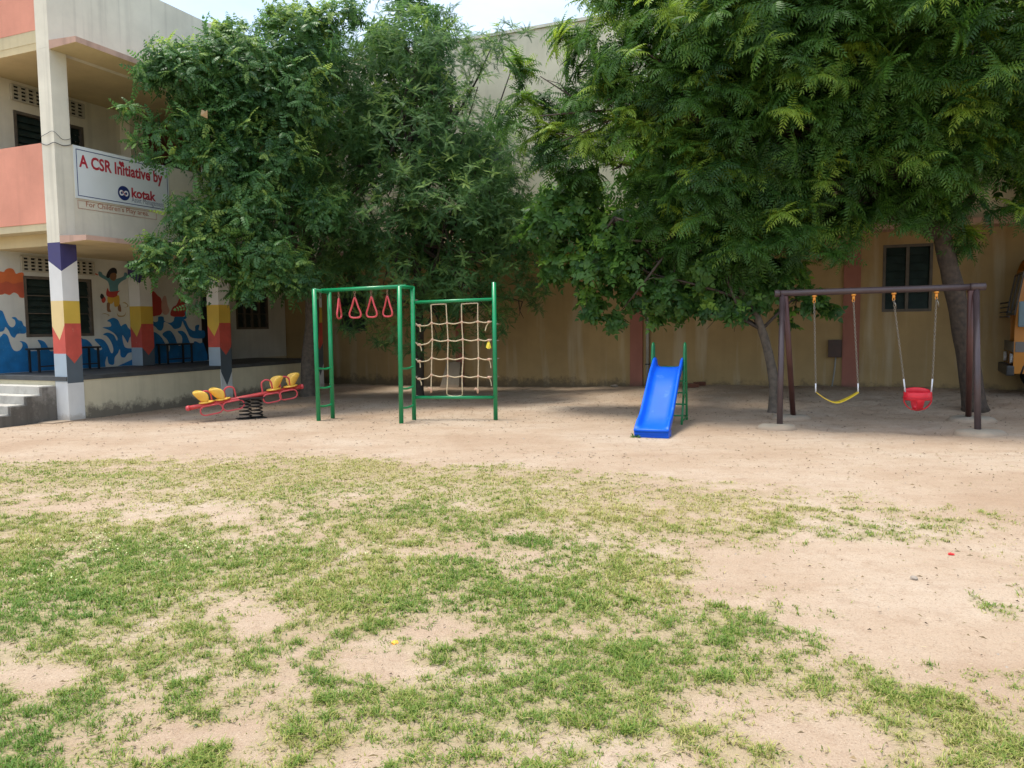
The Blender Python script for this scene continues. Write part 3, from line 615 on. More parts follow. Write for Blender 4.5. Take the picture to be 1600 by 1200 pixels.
# sign board on the balcony parapet
SG = empty('sign_board', W(1.33, 0, 3.78), 'white sponsor sign board with crimson lettering on the balcony parapet', 'sign')
MB().box(ffac, .335, 2.33, 3.775, 4.655, -.004, .012).build('panel', 'signw', SG)
def frame_line(f, a0, a1, b0, b1, t, c, mat, parent):
    mb = MB()
    for q in ((a0, a1, b0, b0 + t), (a0, a1, b1 - t, b1), (a0, a0 + t, b0 + t, b1 - t), (a1 - t, a1, b0 + t, b1 - t)): mb.box(f, *q, c, c + .002)
    return mb.build('border', mat, parent)
frame_line(ffac, .375, 2.30, 3.815, 4.60, .012, .0125, 'signnavy', SG)
def text_on(f, s, a0, a1, b, h, c, mat, parent, bold=.0):
    cu = bpy.data.curves.new('txt', 'FONT'); cu.body = s; cu.size = 1; cu.offset = bold; cu.resolution_u = 3
    to = bpy.data.objects.new('txt', cu); COL.objects.link(to)
    dg = bpy.context.evaluated_depsgraph_get(); me = bpy.data.meshes.new_from_object(to.evaluated_get(dg))
    co = np.zeros(len(me.vertices) * 3); me.vertices.foreach_get('co', co); co = co.reshape(-1, 3)
    fs = [tuple(p.vertices) for p in me.polygons]
    bpy.data.objects.remove(to); bpy.data.curves.remove(cu); bpy.data.meshes.remove(me)
    x0, x1 = co[:, 0].min(), co[:, 0].max(); sx = (a1 - a0) / (x1 - x0)
    mb = MB(); mb.add([f(a0 + (p[0] - x0) * sx, b + p[1] * h, c) for p in co], fs); return mb.build('lettering', mat, parent)
a0, b0 = onfac(123, 262.5); a1, b1 = onfac(253.5, 284)
text_on(ffac, 'A CSR Initiative by', a0, a1, (b0 + b1) / 2 + .0, .285, .0135, 'signred', SG, .03)
lc = onfac(192.8, 302); rad = .128
mb = MB(); n = 40; mb.quad(*[ffac(lc[0] + rad * math.cos(2 * math.pi * i / n), lc[1] + rad * math.sin(2 * math.pi * i / n), .0135) for i in range(n)]); em = mb.build('emblem', 'signnavy', SG)
def ribbon(pts, w, c, mat, parent, name, closed=True):
    P = [np.array(p) for p in pts]; k = len(P); mb = MB(); L = []; Rr = []
    for i in range(k):
        tt = P[(i + 1) % k] - P[i - 1] if closed else P[min(i + 1, k - 1)] - P[max(i - 1, 0)]; tt = tt / (np.linalg.norm(tt) + 1e-9); nn = np.array([-tt[1], tt[0]]) * w
        L.append(P[i] + nn); Rr.append(P[i] - nn)
    for i in range(k if closed else k - 1):
        j = (i + 1) % k; mb.quad(*[ffac(q[0], q[1], c) for q in (L[i], L[j], Rr[j], Rr[i])])
    return mb.build(name, mat, parent)
lem = [(lc[0] + .082 * math.cos(q) / (1 + math.sin(q) ** 2), lc[1] + .105 * math.sin(q) * math.cos(q) / (1 + math.sin(q) ** 2)) for q in np.linspace(0, 2 * math.pi, 48, endpoint=False)]
ribbon(lem, .013, .0148, 'signwht', em, 'emblem_loop'); ribbon([(lc[0] - .03, lc[1] + .035), (lc[0] - .01, lc[1] + .012), (lc[0] + .012, lc[1] - .012), (lc[0] + .035, lc[1] - .035)], .008, .016, 'signred', em, 'emblem_mark', False)
a0, b0 = onfac(205, 309); a1, b1 = onfac(243, 313)
text_on(ffac, 'kotak', a0, a1, (b0 + b1) / 2, .235, .0135, 'signred', SG, .035)
a0, b0 = onfac(205, 317); a1, b1 = onfac(256, 322.5)
text_on(ffac, 'Asset Management', a0, a1, (b0 + b1) / 2, .135, .0135, 'signgrey', SG, .0)
hc = onfac(188.8, 256.5); hp = [(hc[0] + .0034 * 16 * math.sin(q) ** 3, hc[1] + .0040 * (13 * math.cos(q) - 5 * math.cos(2 * q) - 2 * math.cos(3 * q) - math.cos(4 * q))) for q in np.linspace(0, 2 * math.pi, 28, endpoint=False)]
MB().quad(*[ffac(p[0], p[1], .0137) for p in hp]).build('heart_mark', 'signred', SG)
c0_, c1_ = onfac(120, 315), onfac(245, 342)
frame_line(ffac, c0_[0] + .02, c1_[0], 3.605, 3.745, .006, -.003, 'signbrown', SG)
a0, b0 = onfac(135, 326); a1, b1 = onfac(233, 338)
text_on(ffac, "For Children's Play area.", a0, a1, 3.655, .125, -.003, 'signbrown', SG, .004)

# benches standing in the verandah
def bench(ua, ub, label):
    r = empty('bench', W((ua + ub) / 2, WV + .3, .75), label, 'bench', 'metal benches along the verandah wall')
    MB().box(fz, ua, ub, WV + .16, WV + .46, 1.17, 1.205, bev=.004).build('seat', 'metaldark', r)
    for uu in (ua + .06, ub - .06):
        for vv in (WV + .18, WV + .44): MB().box(fz, uu - .017, uu + .017, vv - .017, vv + .017, .75, 1.17).build('leg', 'metaldark', r)
    mb = MB(); mb.box(fz, ua + .08, ub - .08, WV + .43, WV + .452, .85, .875); mb.build('stretcher', 'metaldark', r)
bq = lambda px: UV(Pl(px, 560, e, P0 + e * (WV + .44)))[0]
bench(bq(56), bq(158), 'dark metal bench behind the corner pillar under the verandah window'); bench(bq(259), bq(303), 'dark metal bench farther along the verandah between two striped pillars')

# ------------------------------------------------------------------ far building
FB = empty('rear_building', W(BU, 6, 0), 'two-storey ochre cream building closing the back of the yard behind the trees', 'building')
wr = (12.76, 13.65, 1.72, 3.06); wl = (-.42, .43, 1.42, 2.6); wx = (15.3, 16.4, 2.0, 3.05); wu = [(3.2, 4.4, 4.7, 6.0), (9.2, 10.4, 4.7, 6.0), (14.2, 15.4, 4.7, 6.0)]
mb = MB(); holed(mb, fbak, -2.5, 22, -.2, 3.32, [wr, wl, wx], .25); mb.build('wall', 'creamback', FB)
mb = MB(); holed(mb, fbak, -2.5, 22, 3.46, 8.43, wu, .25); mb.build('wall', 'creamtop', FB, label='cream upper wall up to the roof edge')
for k in (wr, wl, wx): window(fbak, k, FB, 2, 8)
for k in wu: window(fbak, k, FB, 2, 8)
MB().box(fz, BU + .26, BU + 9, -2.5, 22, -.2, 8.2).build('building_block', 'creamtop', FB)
mb = MB(); mb.box(fbak, -2.4, 22, 3.322, 3.458, -.24, .48, bev=.01); mb.build('sunshade', 'chajja', FB)
mb = MB(); mb.box(fbak, -2.5, 22, 8.432, 8.5, -.26, .04); mb.build('coping', 'cream_ext', FB)
for (a, b2) in ((7.57, 7.86), (12.04, 12.36), (3.10, 3.30)): MB().box(fbak, a, b2, -.2, 3.318, .003, .05).build('pilaster', 'coraldark', FB)
vent(fbak, 13.15, 13.7, 3.56, 3.82, 5, 3, FB)
MX = empty('meter_box', W(BU, 11.9, .79), 'small dark brown metal box on the wall beside the coral pilaster', 'electric box')
MB().box(fbak, 11.77, 12.03, .80, 1.16, .003, .12, bev=.01).build('box', 'meter', MX); MB().box(fbak, 11.82, 12.0, .85, 1.10, .121, .126).build('box_door', 'meter', MX)
MB().tube([fbak(11.92, .80, .05), fbak(11.90, .5, .05), fbak(11.85, .12, .06)], .016, 8).build('conduit', 'pvc', MX)
PP = empty('drain_pipe', fbak(7.98, .1, .08), 'thin pale pipe running up the wall right of the coral pilaster behind the slide', 'pipe')
MB().tube([fbak(7.98, .05, .07), fbak(7.98, 1.8, .07), fbak(7.97, 3.3, .07)], .035, 10).build('pipe', 'pvc', PP)
mb = MB()
for zc in (.6, 1.6, 2.6): mb.box(fbak, 7.93, 8.03, zc, zc + .03, .003, .11)
mb.build('bracket', 'metaldark', PP)
CB = MB(); a, _ = onback(700, 600); b_, _ = onback(723, 600)
f_ = lambda q: fbak(*q)
CB.add([f_((a - .06, -.05, .35)), f_((b_ + .06, -.05, .35)), f_((b_, .62, .12)), f_((a + .04, .62, .12)), f_((a - .06, -.05, .055)), f_((b_ + .06, -.05, .055)), f_((b_, .62, .055)), f_((a + .04, .62, .055))], [(0, 1, 2, 3), (0, 3, 7, 4), (1, 2, 6, 5), (3, 2, 6, 7)])
tag(CB.build('concrete_block', 'foot'), 'pale tapered concrete block at the wall foot behind the rope net', 'block')

# ------------------------------------------------------------------ trees
def rotmat(f, u):
    """rows of frames: x=f, z~u"""
    f = f / np.linalg.norm(f, axis=1, keepdims=True); y = np.cross(u, f); y /= (np.linalg.norm(y, axis=1, keepdims=True) + 1e-9); z = np.cross(f, y); return f, y, z
def frond_template(npair, L, ll, lw, droop, fold, curve=.25, ang=60, terminal=True, base=.12):
    V = []; T = []
    def leaf(p, dirv, up, l, w):
        k = len(V); side = np.cross(up, dirv); side /= np.linalg.norm(side)
        mid = p + dirv * l * .42 - up * l * .02
        V.extend([p, mid + side * w - up * w * fold, p + dirv * l - up * l * curve, mid - side * w - up * w * fold]); T.extend([(k, k + 1, k + 2), (k, k + 2, k + 3)])
    for i in range(npair):
        s = base + (1 - base) * i / max(1, npair - 1) * (.96 if terminal else 1.0)
        p = np.array([L * s, 0, -droop * L * s * s]); tg = np.array([1, 0, -2 * droop * s]); tg /= np.linalg.norm(tg)
        sc = (.72 + .45 * math.sin(math.pi * (.15 + .8 * s)))
        for sg in (-1, 1):
            a = R(ang - 18 * s); dv = tg * math.cos(a) + np.array([0, sg, 0]) * math.sin(a); dv[2] -= .12; dv /= np.linalg.norm(dv)
            up = np.array([2 * droop * s, 0, 1.0]); up /= np.linalg.norm(up)
            leaf(p, dv, up, ll * sc, lw * sc)
    if terminal:
        s = 1.0; p = np.array([L, 0, -droop * L]); tg = np.array([1, 0, -2 * droop]); tg /= np.linalg.norm(tg); leaf(p, tg, np.array([2 * droop, 0, 1.0]) / math.hypot(1, 2 * droop), ll, lw)
    # rachis
    k = len(V)
    w = L * .006
    V.extend([np.array([0, -w, 0]), np.array([0, w, 0]), np.array([L * .5, 0, -droop * L * .25]), np.array([L, 0, -droop * L])]); T.extend([(k, k + 1, k + 2), (k + 2, k + 1, k + 3)])
    return np.array(V), np.array(T)
def crown(name, lobes, tmpl, kdens, nfr, mat, parent, young_lit=.15, spread=(35, 95), shell=(.45, 1.0), seed=1, rosette=True, size=(.6, 1.25), flat=.85, nfront=90, partname='leaf', upb=.42):
    rg = np.random.default_rng(seed); TV, TT_ = tmpl
    pos, nor, tin = [], [], []
    for L_ in lobes:
        px, py, Y, r = L_[:4]; c = aY(px, py, Y); n = max(4, int(kdens * r * r * (L_[4] if len(L_) > 4 else 1))); dv = rg.normal(size=(n, 3)); dv /= np.linalg.norm(dv, axis=1, keepdims=True)
        # more of the growth on the light side and the open side
        fl = dv[:, 1] > .35; flip = fl & (rg.random(n) < .6); dv[flip, 1] *= -1
        rad = r * (shell[0] + (shell[1] - shell[0]) * rg.random(n) ** .6) * (1 + .22 * rg.normal(size=n) * .6)
        p = c + dv * rad[:, None] * np.array([1, 1, flat]); pos.append(p); nor.append(dv)
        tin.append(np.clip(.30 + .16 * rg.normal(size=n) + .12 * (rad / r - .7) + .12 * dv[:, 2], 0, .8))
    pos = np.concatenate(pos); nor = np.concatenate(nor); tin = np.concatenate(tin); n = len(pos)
    yg = rg.random(n) < young_lit * (.4 + np.clip(nor[:, 2] + .5, 0, 1.2)); tin = np.where(yg, tin + .35, tin)  # pale new-growth clumps favour the top; tint also stands for sunlit tips
    ax = nor * np.array([.75, .75, .6]) + np.array([0, 0, upb]) + rg.normal(size=(n, 3)) * .25; ax /= np.linalg.norm(ax, axis=1, keepdims=True)
    k = nfr; P = np.repeat(pos, k, 0); AX = np.repeat(ax, k, 0); TN = np.repeat(tin, k) + rg.normal(size=n * k) * .06
    ref = rg.normal(size=(n, 3)); b1 = np.cross(ax, ref); b1 /= np.linalg.norm(b1, axis=1, keepdims=True); b2 = np.cross(ax, b1)
    B1 = np.repeat(b1, k, 0); B2 = np.repeat(b2, k, 0)
    az = np.tile(np.arange(k) * 2.39996, n) + np.repeat(rg.uniform(0, 6.28, n), k); an = np.radians(rg.uniform(spread[0], spread[1], n * k))
    f = AX * np.cos(an)[:, None] + (B1 * np.cos(az)[:, None] + B2 * np.sin(az)[:, None]) * np.sin(an)[:, None]
    f[:, 2] -= .12
    up = AX + rg.normal(size=f.shape) * .12
    fx, fy, fz_ = rotmat(f, up); sc = rg.uniform(size[0], size[1], n * k)
    P = P + rg.normal(size=P.shape) * .02
    ntv = len(TV)
    # fronds that face the yard and lie outermost: individual leaves
    V = P[:, None, :] + sc[:, None, None] * (TV[None, :, 0, None] * fx[:, None] + TV[None, :, 1, None] * fy[:, None] + TV[None, :, 2, None] * fz_[:, None])
    T = TT_[None] + (np.arange(n * k) * ntv)[:, None, None]
    depth = (P - CAM) @ fwd; pick = np.argsort(depth + rg.random(n * k) * 1.2)[:nfront]; keep = np.ones(n * k, bool); keep[pick] = False
    kk = np.flatnonzero(keep); T2 = (TT_[None] + (np.arange(len(kk)) * ntv)[:, None, None]).reshape(-1, 3)
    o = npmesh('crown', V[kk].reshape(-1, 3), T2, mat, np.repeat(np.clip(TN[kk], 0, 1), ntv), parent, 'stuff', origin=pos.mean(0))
    # three leaf meshes of different tint, for age and sunlit tone, shared by the single leaves
    shared = []
    for tv in (.28, .45, .7):
        me = bpy.data.meshes.new(partname); me.from_pydata(TV.tolist(), [], [tuple(map(int, q)) for q in TT_]); me.materials.append(MT[mat] if isinstance(mat, str) else mat)
        a = me.attributes.new('tint', 'FLOAT', 'POINT'); a.data.foreach_set('value', np.full(len(TV), tv, np.float32)); shared.append(me)
    for i in pick:
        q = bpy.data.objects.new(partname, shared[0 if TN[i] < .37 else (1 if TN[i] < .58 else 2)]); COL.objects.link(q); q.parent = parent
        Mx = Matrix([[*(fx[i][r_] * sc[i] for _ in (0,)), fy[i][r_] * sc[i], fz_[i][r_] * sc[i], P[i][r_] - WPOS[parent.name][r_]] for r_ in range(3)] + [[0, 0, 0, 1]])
        q.matrix_basis = Mx
    return o
def limbs(root, start, targets, r0_, mat, seed=3, sub=2):
    rg = np.random.default_rng(seed)
    for tpt in targets:
        a = np.array(start[rg.integers(len(start))] if isinstance(start, list) else start); b = a + (np.array(tpt) - a) * .88; mid = (a + b) / 2 + rg.normal(size=3) * .18 + Z3 * .12
        P = smooth_path([a, mid, b], 5); rr = np.linspace(r0_ * .62, r0_ * .14, len(P)); mb = MB(); mb.tube(P, list(rr), 6)
        for s in range(sub):
            q = P[rg.integers(3, len(P))]; b2 = q + rg.normal(size=3) * .2 + (b - a) * .06; mb.tube([q, (q + b2) / 2 + rg.normal(size=3) * .04, b2], [r0_ * .2, r0_ * .13, r0_ * .06], 5)
        mb.build('limb', mat, root)
def trunk(root, pts, rads, mat, flare=1.35):
    P = smooth_path(pts, 6); rr = np.interp(np.linspace(0, 1, len(P)), np.linspace(0, 1, len(rads)), rads); rr[0] *= flare; rr[1] *= 1 + (flare - 1) * .45; rr[2] *= 1 + (flare - 1) * .2
    rg = np.random.default_rng(len(pts)); rr = rr * (1 + rg.normal(size=len(rr)) * .03)
    return MB().tube(P, list(rr), 12).build('trunk', mat, root)
NEEM = leafmat('neem_leaf', (.022, .066, .014), (.078, .182, .030), (.27, .39, .055), .42, .40)
BROAD = leafmat('broad_leaf', (.028, .082, .028), (.080, .184, .050), (.26, .37, .085), .42, .40)
FEATH = leafmat('feathery_leaf', (.032, .088, .030), (.088, .185, .052), (.24, .35, .085), .58, .40)
HEART = leafmat('round_leaf', (.028, .080, .022), (.080, .180, .034), (.22, .38, .06), .42, .38)

def tree_root(px, py, z, name, label, group='trees along the back of the yard'):
    p = G(px, py, z); return empty(name, p, label, 'tree', group), p
# neem on the right
T4, p4 = tree_root(1524, 632, .14, 'neem_tree', 'large neem tree with thick leaning trunk and herringbone leaves behind the swing')
Y4 = p4[1]; tp = [p4 - Z3 * .12, aY(1512, 560, Y4), aY(1495, 470, Y4 - .05), aY(1472, 370, Y4 - .1), aY(1462, 300, Y4 - .15)]
trunk(T4, tp, [.175, .165, .15, .135, .115], 'barkn', 1.3)
neem_lobes = [(1250, 60, 11, 1.15), (1400, 40, 10.6, 1.25), (1550, 60, 10.4, 1.25), (1120, 40, 11.5, 1.15), (1330, 165, 11.2, 1.0), (1480, 160, 10.8, 1.0), (1590, 180, 10.8, .85), (1220, 180, 11.6, 1.0), (1420, 235, 11.3, .75), (1530, 235, 11.2, .6), (1290, 290, 11.8, .75), (1235, 370, 11.8, .65), (1300, 370, 12.1, .42), (1190, 290, 12, .75), (1400, -90, 10.6, 1.4), (1200, -80, 11.3, 1.4), (1580, -70, 10.5, 1.3), (1415, 290, 12.0, .38), (1340, 250, 11.9, .55), (1504, 375, 11.8, .20), (1600, 270, 11.3, .30),
    (960, 50, 12.2, .8), (1020, 115, 12.0, .9), (930, 160, 12.3, .55), (1090, 170, 11.8, .95), (1010, 225, 12.2, .8), (1100, 285, 12.0, .85), (1165, 390, 12.0, .55), (1095, 365, 12.2, .5), (800, 105, 13.0, .30), (812, 185, 12.8, .36), (855, 225, 12.8, .42), (905, 245, 12.6, .5), (880, 215, 12.8, .32), (858, 165, 12.9, .22), (900, 140, 12.7, .28), (985, -40, 12.4, .8), (1075, -80, 12, 1.1), (920, 80, 12.6, .36), (1160, 440, 12.4, .3), (1040, 330, 12.4, .5)]
neem_lobes = [(a, b_, c + .75, r_ * 1.07) for a, b_, c, r_ in neem_lobes]
fork = [tp[-1], tp[-2], (tp[-1] + tp[-2]) / 2]
limbs(T4, fork, [aY(*q[:3]) for q in neem_lobes if q[3] > .5 and q[1] < 270], .17, 'bark', 5)
limbs(T4, [aY(1090, 190, 12.2)], [aY(812, 110, 13), aY(812, 180, 12.8), aY(850, 225, 12.8), aY(930, 150, 12.3), aY(980, 60, 12.2)], .06, 'bark', 6, 1)
neem_lobes += [(1430, 320, 12.4, .42), (1385, 325, 12.5, .35), (1490, 285, 12.2, .4), (1455, 300, 12.3, .3), (1585, 330, 12.0, .2), (1440, 345, 12.2, .3), (1510, 320, 12.0, .3), (1480, 240, 11.6, .6)]
crown('crown', neem_lobes, frond_template(7, .28, .076, .0112, .52, .3, .36, 66), 54, 15, NEEM, T4, .34, seed=4, nfront=280, shell=(.6, 1.08), upb=.75, spread=(30, 92))
crown('crown', [(1720, 50, 11.8, 1.4), (1860, 140, 12.2, 1.4), (1710, 220, 12.2, 1.0), (1800, -90, 12.2, 1.5), (1690, 320, 12.8, .7), (1830, 280, 12.6, 1.0), (1960, 60, 12.8, 1.3)], frond_template(6, .29, .088, .0135, .26, .3, .32, 62), 34, 12, NEEM, T4, .3, seed=15, nfront=0, shell=(.4, 1.0), upb=.75, spread=(30, 92))  # out-of-frame right side of the crown, added to close sky leaks
backn = [(1650, 120, 13.8, 1.5), (1800, 100, 14.0, 1.6), (1750, 290, 14.2, 1.0), (1620, 250, 14.3, .9), (1500, 200, 14.6, 1.2), (900, 330, 17.2, .9), (1060, 220, 15.2, 1.3), (1180, 200, 14.6, 1.3), (1300, 60, 13.4, 1.4), (1250, 150, 15.3, 1.6), (1400, 140, 14.3, 1.5), (1100, 190, 16.2, 1.4), (1040, 130, 16.6, 1.2), (1260, 310, 15.3, 1.1), (1010, 300, 16.8, 1.0), (1150, 320, 16.2, 1.1), (1350, -20, 14.3, 1.6), (1150, 30, 15.5, 1.5), (1520, 90, 13.4, 1.3), (1380, 240, 14.6, 1.0), (1120, 400, 16.4, .8), (1000, 390, 17.0, .8)]
crown('sky_block_crown', backn, frond_template(5, .42, .15, .034, .2, .2, .2, 60), 26, 7, NEEM, T4, .0, seed=5, nfront=0, shell=(.2, 1.0))  # unseen foliage behind the neem crown, added to block sky light
# broad-leaved tree on the left
T1, p1 = tree_root(482, 618, 0, 'broadleaf_tree', 'spreading tree with glossy paired leaves reaching over the white sign')
Y1 = p1[1]; tp1 = [p1 - Z3 * .1, aY(483, 560, Y1), aY(488, 500, Y1), aY(484, 420, Y1 - .1), aY(470, 330, Y1 - .3), aY(460, 230, Y1 - .5)]
trunk(T1, tp1, [.19, .17, .16, .15, .12, .08], 'barkp', 1.25)
l1 = [(300, 115, 13.6, .60), (255, 100, 13.4, .34), (225, 115, 13.2, .2), (380, 110, 14.2, .8), (465, 75, 14.8, .75), (450, 160, 14.5, .85), (345, 175, 14, .62), (420, 250, 14.3, .85), (305, 200, 13.6, .40), (240, 205, 13.3, .18), (345, 262, 13.7, .48), (300, 235, 13.4, .2), (215, 222, 13.1, .07), (270, 250, 13.2, .07), (235, 245, 13.1, .05), (390, 330, 14, .75), (310, 345, 13.6, .5), (255, 390, 13.2, .32), (232, 415, 13, .2), (330, 400, 13.5, .5), (420, 405, 14, .65), (390, 445, 13.8, .36), (310, 440, 13.2, .26), (300, 470, 13, .12), (460, 430, 14.2, .5), (440, 30, 14.8, .3), (545, 15, 15, .26), (500, 40, 15, .4), (205, 175, 13.2, .16), (350, 70, 14.0, .35), (500, 330, 14.6, .5)]
limbs(T1, tp1[3:], [aY(*q[:3]) for q in l1 if q[3] > .33], .09, 'bark', 8)
crown('crown', l1, frond_template(5, .24, .062, .0175, .34, .25, .25, 60, base=.2), 290, 5, BROAD, T1, .3, seed=8, nfront=200, size=(.6, 1.2), upb=.55, spread=(15, 110), shell=(.35, 1.05))
# feathery tree in the middle
T2, p2 = tree_root(655, 618, 0, 'feathery_tree', 'dense fine-leaved dark green tree rising behind the rope net')
Y2 = p2[1]; tp2 = [p2 - Z3 * .1, aY(656, 560, Y2), aY(655, 480, Y2 - .05), aY(650, 380, Y2 - .2), aY(645, 250, Y2 - .4), aY(650, 120, Y2 - .5)]
trunk(T2, tp2, [.10, .09, .085, .08, .07, .04], 'barkd', 1.3)
l2 = [(620, 105, 15.3, 1.1), (540, 135, 15.2, 1.0), (700, 95, 15.3, .85), (760, 85, 15.2, .45), (620, 220, 14.8, 1.15), (720, 200, 15, 1.05), (530, 240, 15, .95), (790, 260, 15, .75), (600, 335, 14.6, 1.05), (700, 325, 14.6, 1.05), (520, 345, 14.6, .85), (790, 365, 14.8, .75), (620, 430, 14.6, .75), (720, 435, 14.6, .75), (795, 435, 14.8, .6), (540, 435, 14.8, .55), (680, 480, 14.8, .5), (770, 475, 14.9, .4), (590, 480, 15, .35), (650, 35, 15.3, .4), (700, 25, 15.3, .3), (785, 50, 15.2, .25), (820, 55, 15.2, .14), (600, 50, 15.3, .3), (470, 280, 15, .6), (830, 400, 14.9, .3)]
l2 = [(a, b_, c + .9, r_ * 1.08) for a, b_, c, r_ in l2] + [(620, 520, 15.7, .45), (700, 530, 15.7, .38), (560, 500, 15.7, .45), (780, 500, 15.7, .38), (830, 440, 15.8, .42), (650, 545, 15.7, .22), (590, 535, 15.7, .25), (500, 430, 15.6, .5), (745, 520, 15.7, .25), (660, 300, 15.4, .9), (760, 300, 15.6, .8), (840, 470, 15.8, .2)]
limbs(T2, tp2[2:], [aY(*q[:3]) for q in l2], .07, 'barkd', 9)
crown('crown', l2, frond_template(8, .165, .027, .0068, .26, .2, .1, 68), 138, 8, FEATH, T2, .18, seed=9, spread=(30, 95), nfront=140, size=(.7, 1.25), upb=.7)
crown('sky_block_crown', [(620, 180, 17.6, 1.5), (720, 240, 17.6, 1.3), (540, 250, 17.4, 1.2), (640, 370, 17.5, 1.2), (750, 350, 17.6, 1.0), (540, 400, 17.3, .8), (460, 300, 16.8, 1.0), (430, 180, 16.4, 1.1), (400, 330, 16.2, .8), (800, 330, 17.3, .8), (620, 60, 17.4, 1.3), (700, 440, 17.4, .8), (500, 120, 17, 1.2)], frond_template(5, .42, .15, .034, .2, .2, .2, 60), 26, 7, FEATH, T2, .0, seed=6, nfront=0, shell=(.2, 1.0))  # hidden foliage behind the feathery crown, added to keep skylight off the wall
# small round-leaved tree
T3, p3 = tree_root(1208, 640, .05, 'round_leaved_tree', 'slim crooked tree with heart-shaped leaves beside the left swing post')
Y3 = p3[1]; tp3 = [p3 - Z3 * .1, aY(1209, 600, Y3), aY(1202, 558, Y3), aY(1190, 515, Y3), aY(1170, 470, Y3 - .05), aY(1130, 420, Y3 - .1), aY(1060, 370, Y3 + .1), aY(960, 340, Y3 + .3)]
trunk(T3, tp3, [.092, .084, .076, .07, .065, .045, .03, .018], 'barkp', 1.25)
l3 = [(1180, 455, 13.2, .42), (1255, 465, 13.2, .36), (1295, 480, 13.2, .16), (1130, 440, 13.4, .45), (880, 345, 14, .7), (935, 415, 13.9, .68), (1000, 460, 13.8, .42), (1060, 425, 13.8, .55), (850, 360, 14.1, .5), (965, 370, 13.8, .65), (1085, 460, 13.6, .4), (900, 300, 14, .5), (960, 500, 13.8, .22), (1020, 500, 13.7, .18), (920, 480, 13.9, .3), (1060, 485, 13.7, .2), (1230, 500, 13.2, .16), (870, 420, 14.1, .35), (1110, 465, 13.3, .38), (1150, 478, 13.1, .30), (1100, 415, 13.2, .5), (1050, 462, 13.4, .42), (1215, 430, 13.0, .4), (985, 420, 13.6, .5), (1165, 420, 13.1, .4)]
limbs(T3, tp3[3:], [aY(*q[:3]) for q in l3], .05, 'bark', 12)
hv = np.array([(0, 0, 0), (.10, .42, -.05), (.45, .38, -.02), (1, 0, -.28), (.45, -.38, -.02), (.10, -.42, -.05), (.42, 0, .03)]) * np.array([.10, .085, .10]); ht = np.array([(0, 1, 6), (1, 2, 6), (2, 3, 6), (3, 4, 6), (4, 5, 6), (5, 0, 6)])
hvv = []; htt = []
for i, (ox, ang_) in enumerate(((.02, 55), (.02, -55), (.08, 60), (.08, -60), (.14, 0))):
    ca, sa = math.cos(R(ang_)), math.sin(R(ang_)); q = hv.copy(); x = q[:, 0] * ca - q[:, 1] * sa; y = q[:, 0] * sa + q[:, 1] * ca; q[:, 0] = x + ox; q[:, 1] = y; q[:, 2] -= ox * .3; hvv.append(q); htt.append(ht + 7 * i)
crown('crown', l3, (np.concatenate(hvv), np.concatenate(htt)), 230, 4, HEART, T3, .15, seed=14, nfront=150, size=(.65, 1.15), spread=(40, 120))
# paper caught in the left tree
pc = aY(319, 178, 13.1); mb = MB(); mb.add([pc + np.array(q) for q in ((-.04, 0, .075), (.01, .03, .05), (.065, -.02, .06), (.05, .01, -.075), (-.05, -.03, -.03), (0.01, -.03, .0))], [(0, 1, 5), (1, 2, 5), (2, 3, 5), (3, 4, 5), (4, 0, 5)])
tag(mb.build('paper_scrap', 'paper'), 'tan crumpled paper caught among the leaves of the left tree', 'paper scrap')

# ------------------------------------------------------------------ bus at the right edge
nc = G(1581, 621, .17); th = R(27.5); bd = np.array([math.sin(th), math.cos(th), 0]); be = np.array([math.cos(th), -math.sin(th), 0])
BO = nc.copy(); BO[2] = .17
def fb(l, w, z): return BO + be * l + bd * w + Z3 * z          # length back, width across, height
BS = empty('school_bus', fb(2.5, .75, 0), 'yellow school bus parked by the back wall at the right edge', 'bus')
Wd = 1.5; LN = 5.2
prof = [(0.0, .42), (-.02, .8), (-.02, 1.25), (.0, 1.5), (.05, 2.12), (.12, 2.32), (.28, 2.46), (.5, 2.53), (1.0, 2.53), (1.22, 2.46), (1.38, 2.32), (1.45, 2.12), (1.5, 1.5), (1.52, 1.25), (1.52, .8), (1.5, .42)]
secs = [(.10, .93, .0), (.0, 1.0, .0), (.06, 1.0, 0), (.3, 1.0, .02), (2.5, 1.0, .03), (LN, 1.0, .0)]
mb = MB(); n = len(prof); vs = []
for (l, s, zz) in secs:
    for (w_, z_) in prof:
        rake = .16 * max(0, (z_ - 1.4)) if l < .2 else 0
        vs.append(fb(l + rake, .75 + (w_ - .75) * s, z_ if z_ < 2.2 else 2.2 + (z_ - 2.2) * (1 if l > .2 else .75)))
fs = []
for i in range(len(secs) - 1):
    for j in range(n - 1): fs.append((i * n + j, i * n + j + 1, (i + 1) * n + j + 1, (i + 1) * n + j))
mb.add(vs, fs, 0, False); mb.add([vs[j] for j in range(n)], [tuple(range(n))]); mb.add([vs[(len(secs) - 1) * n + j] for j in range(n)], [tuple(range(n))])
mb.add([fb(.1, .03, .42), fb(LN, .03, .42), fb(LN, Wd - .03, .42), fb(.1, Wd - .03, .42)], [(0, 1, 2, 3)])
mb.build('body', 'bus', BS)
ff = lambda a, z, c: fb(-c + .16 * max(0, z - 1.4), a, z)       # on the front
fs_ = lambda a, z, c: fb(a, -c + (.05 * (z - 1.5) / .62 if z > 1.5 else 0) - (.02 if z < 1.3 else 0), z)     # on the side
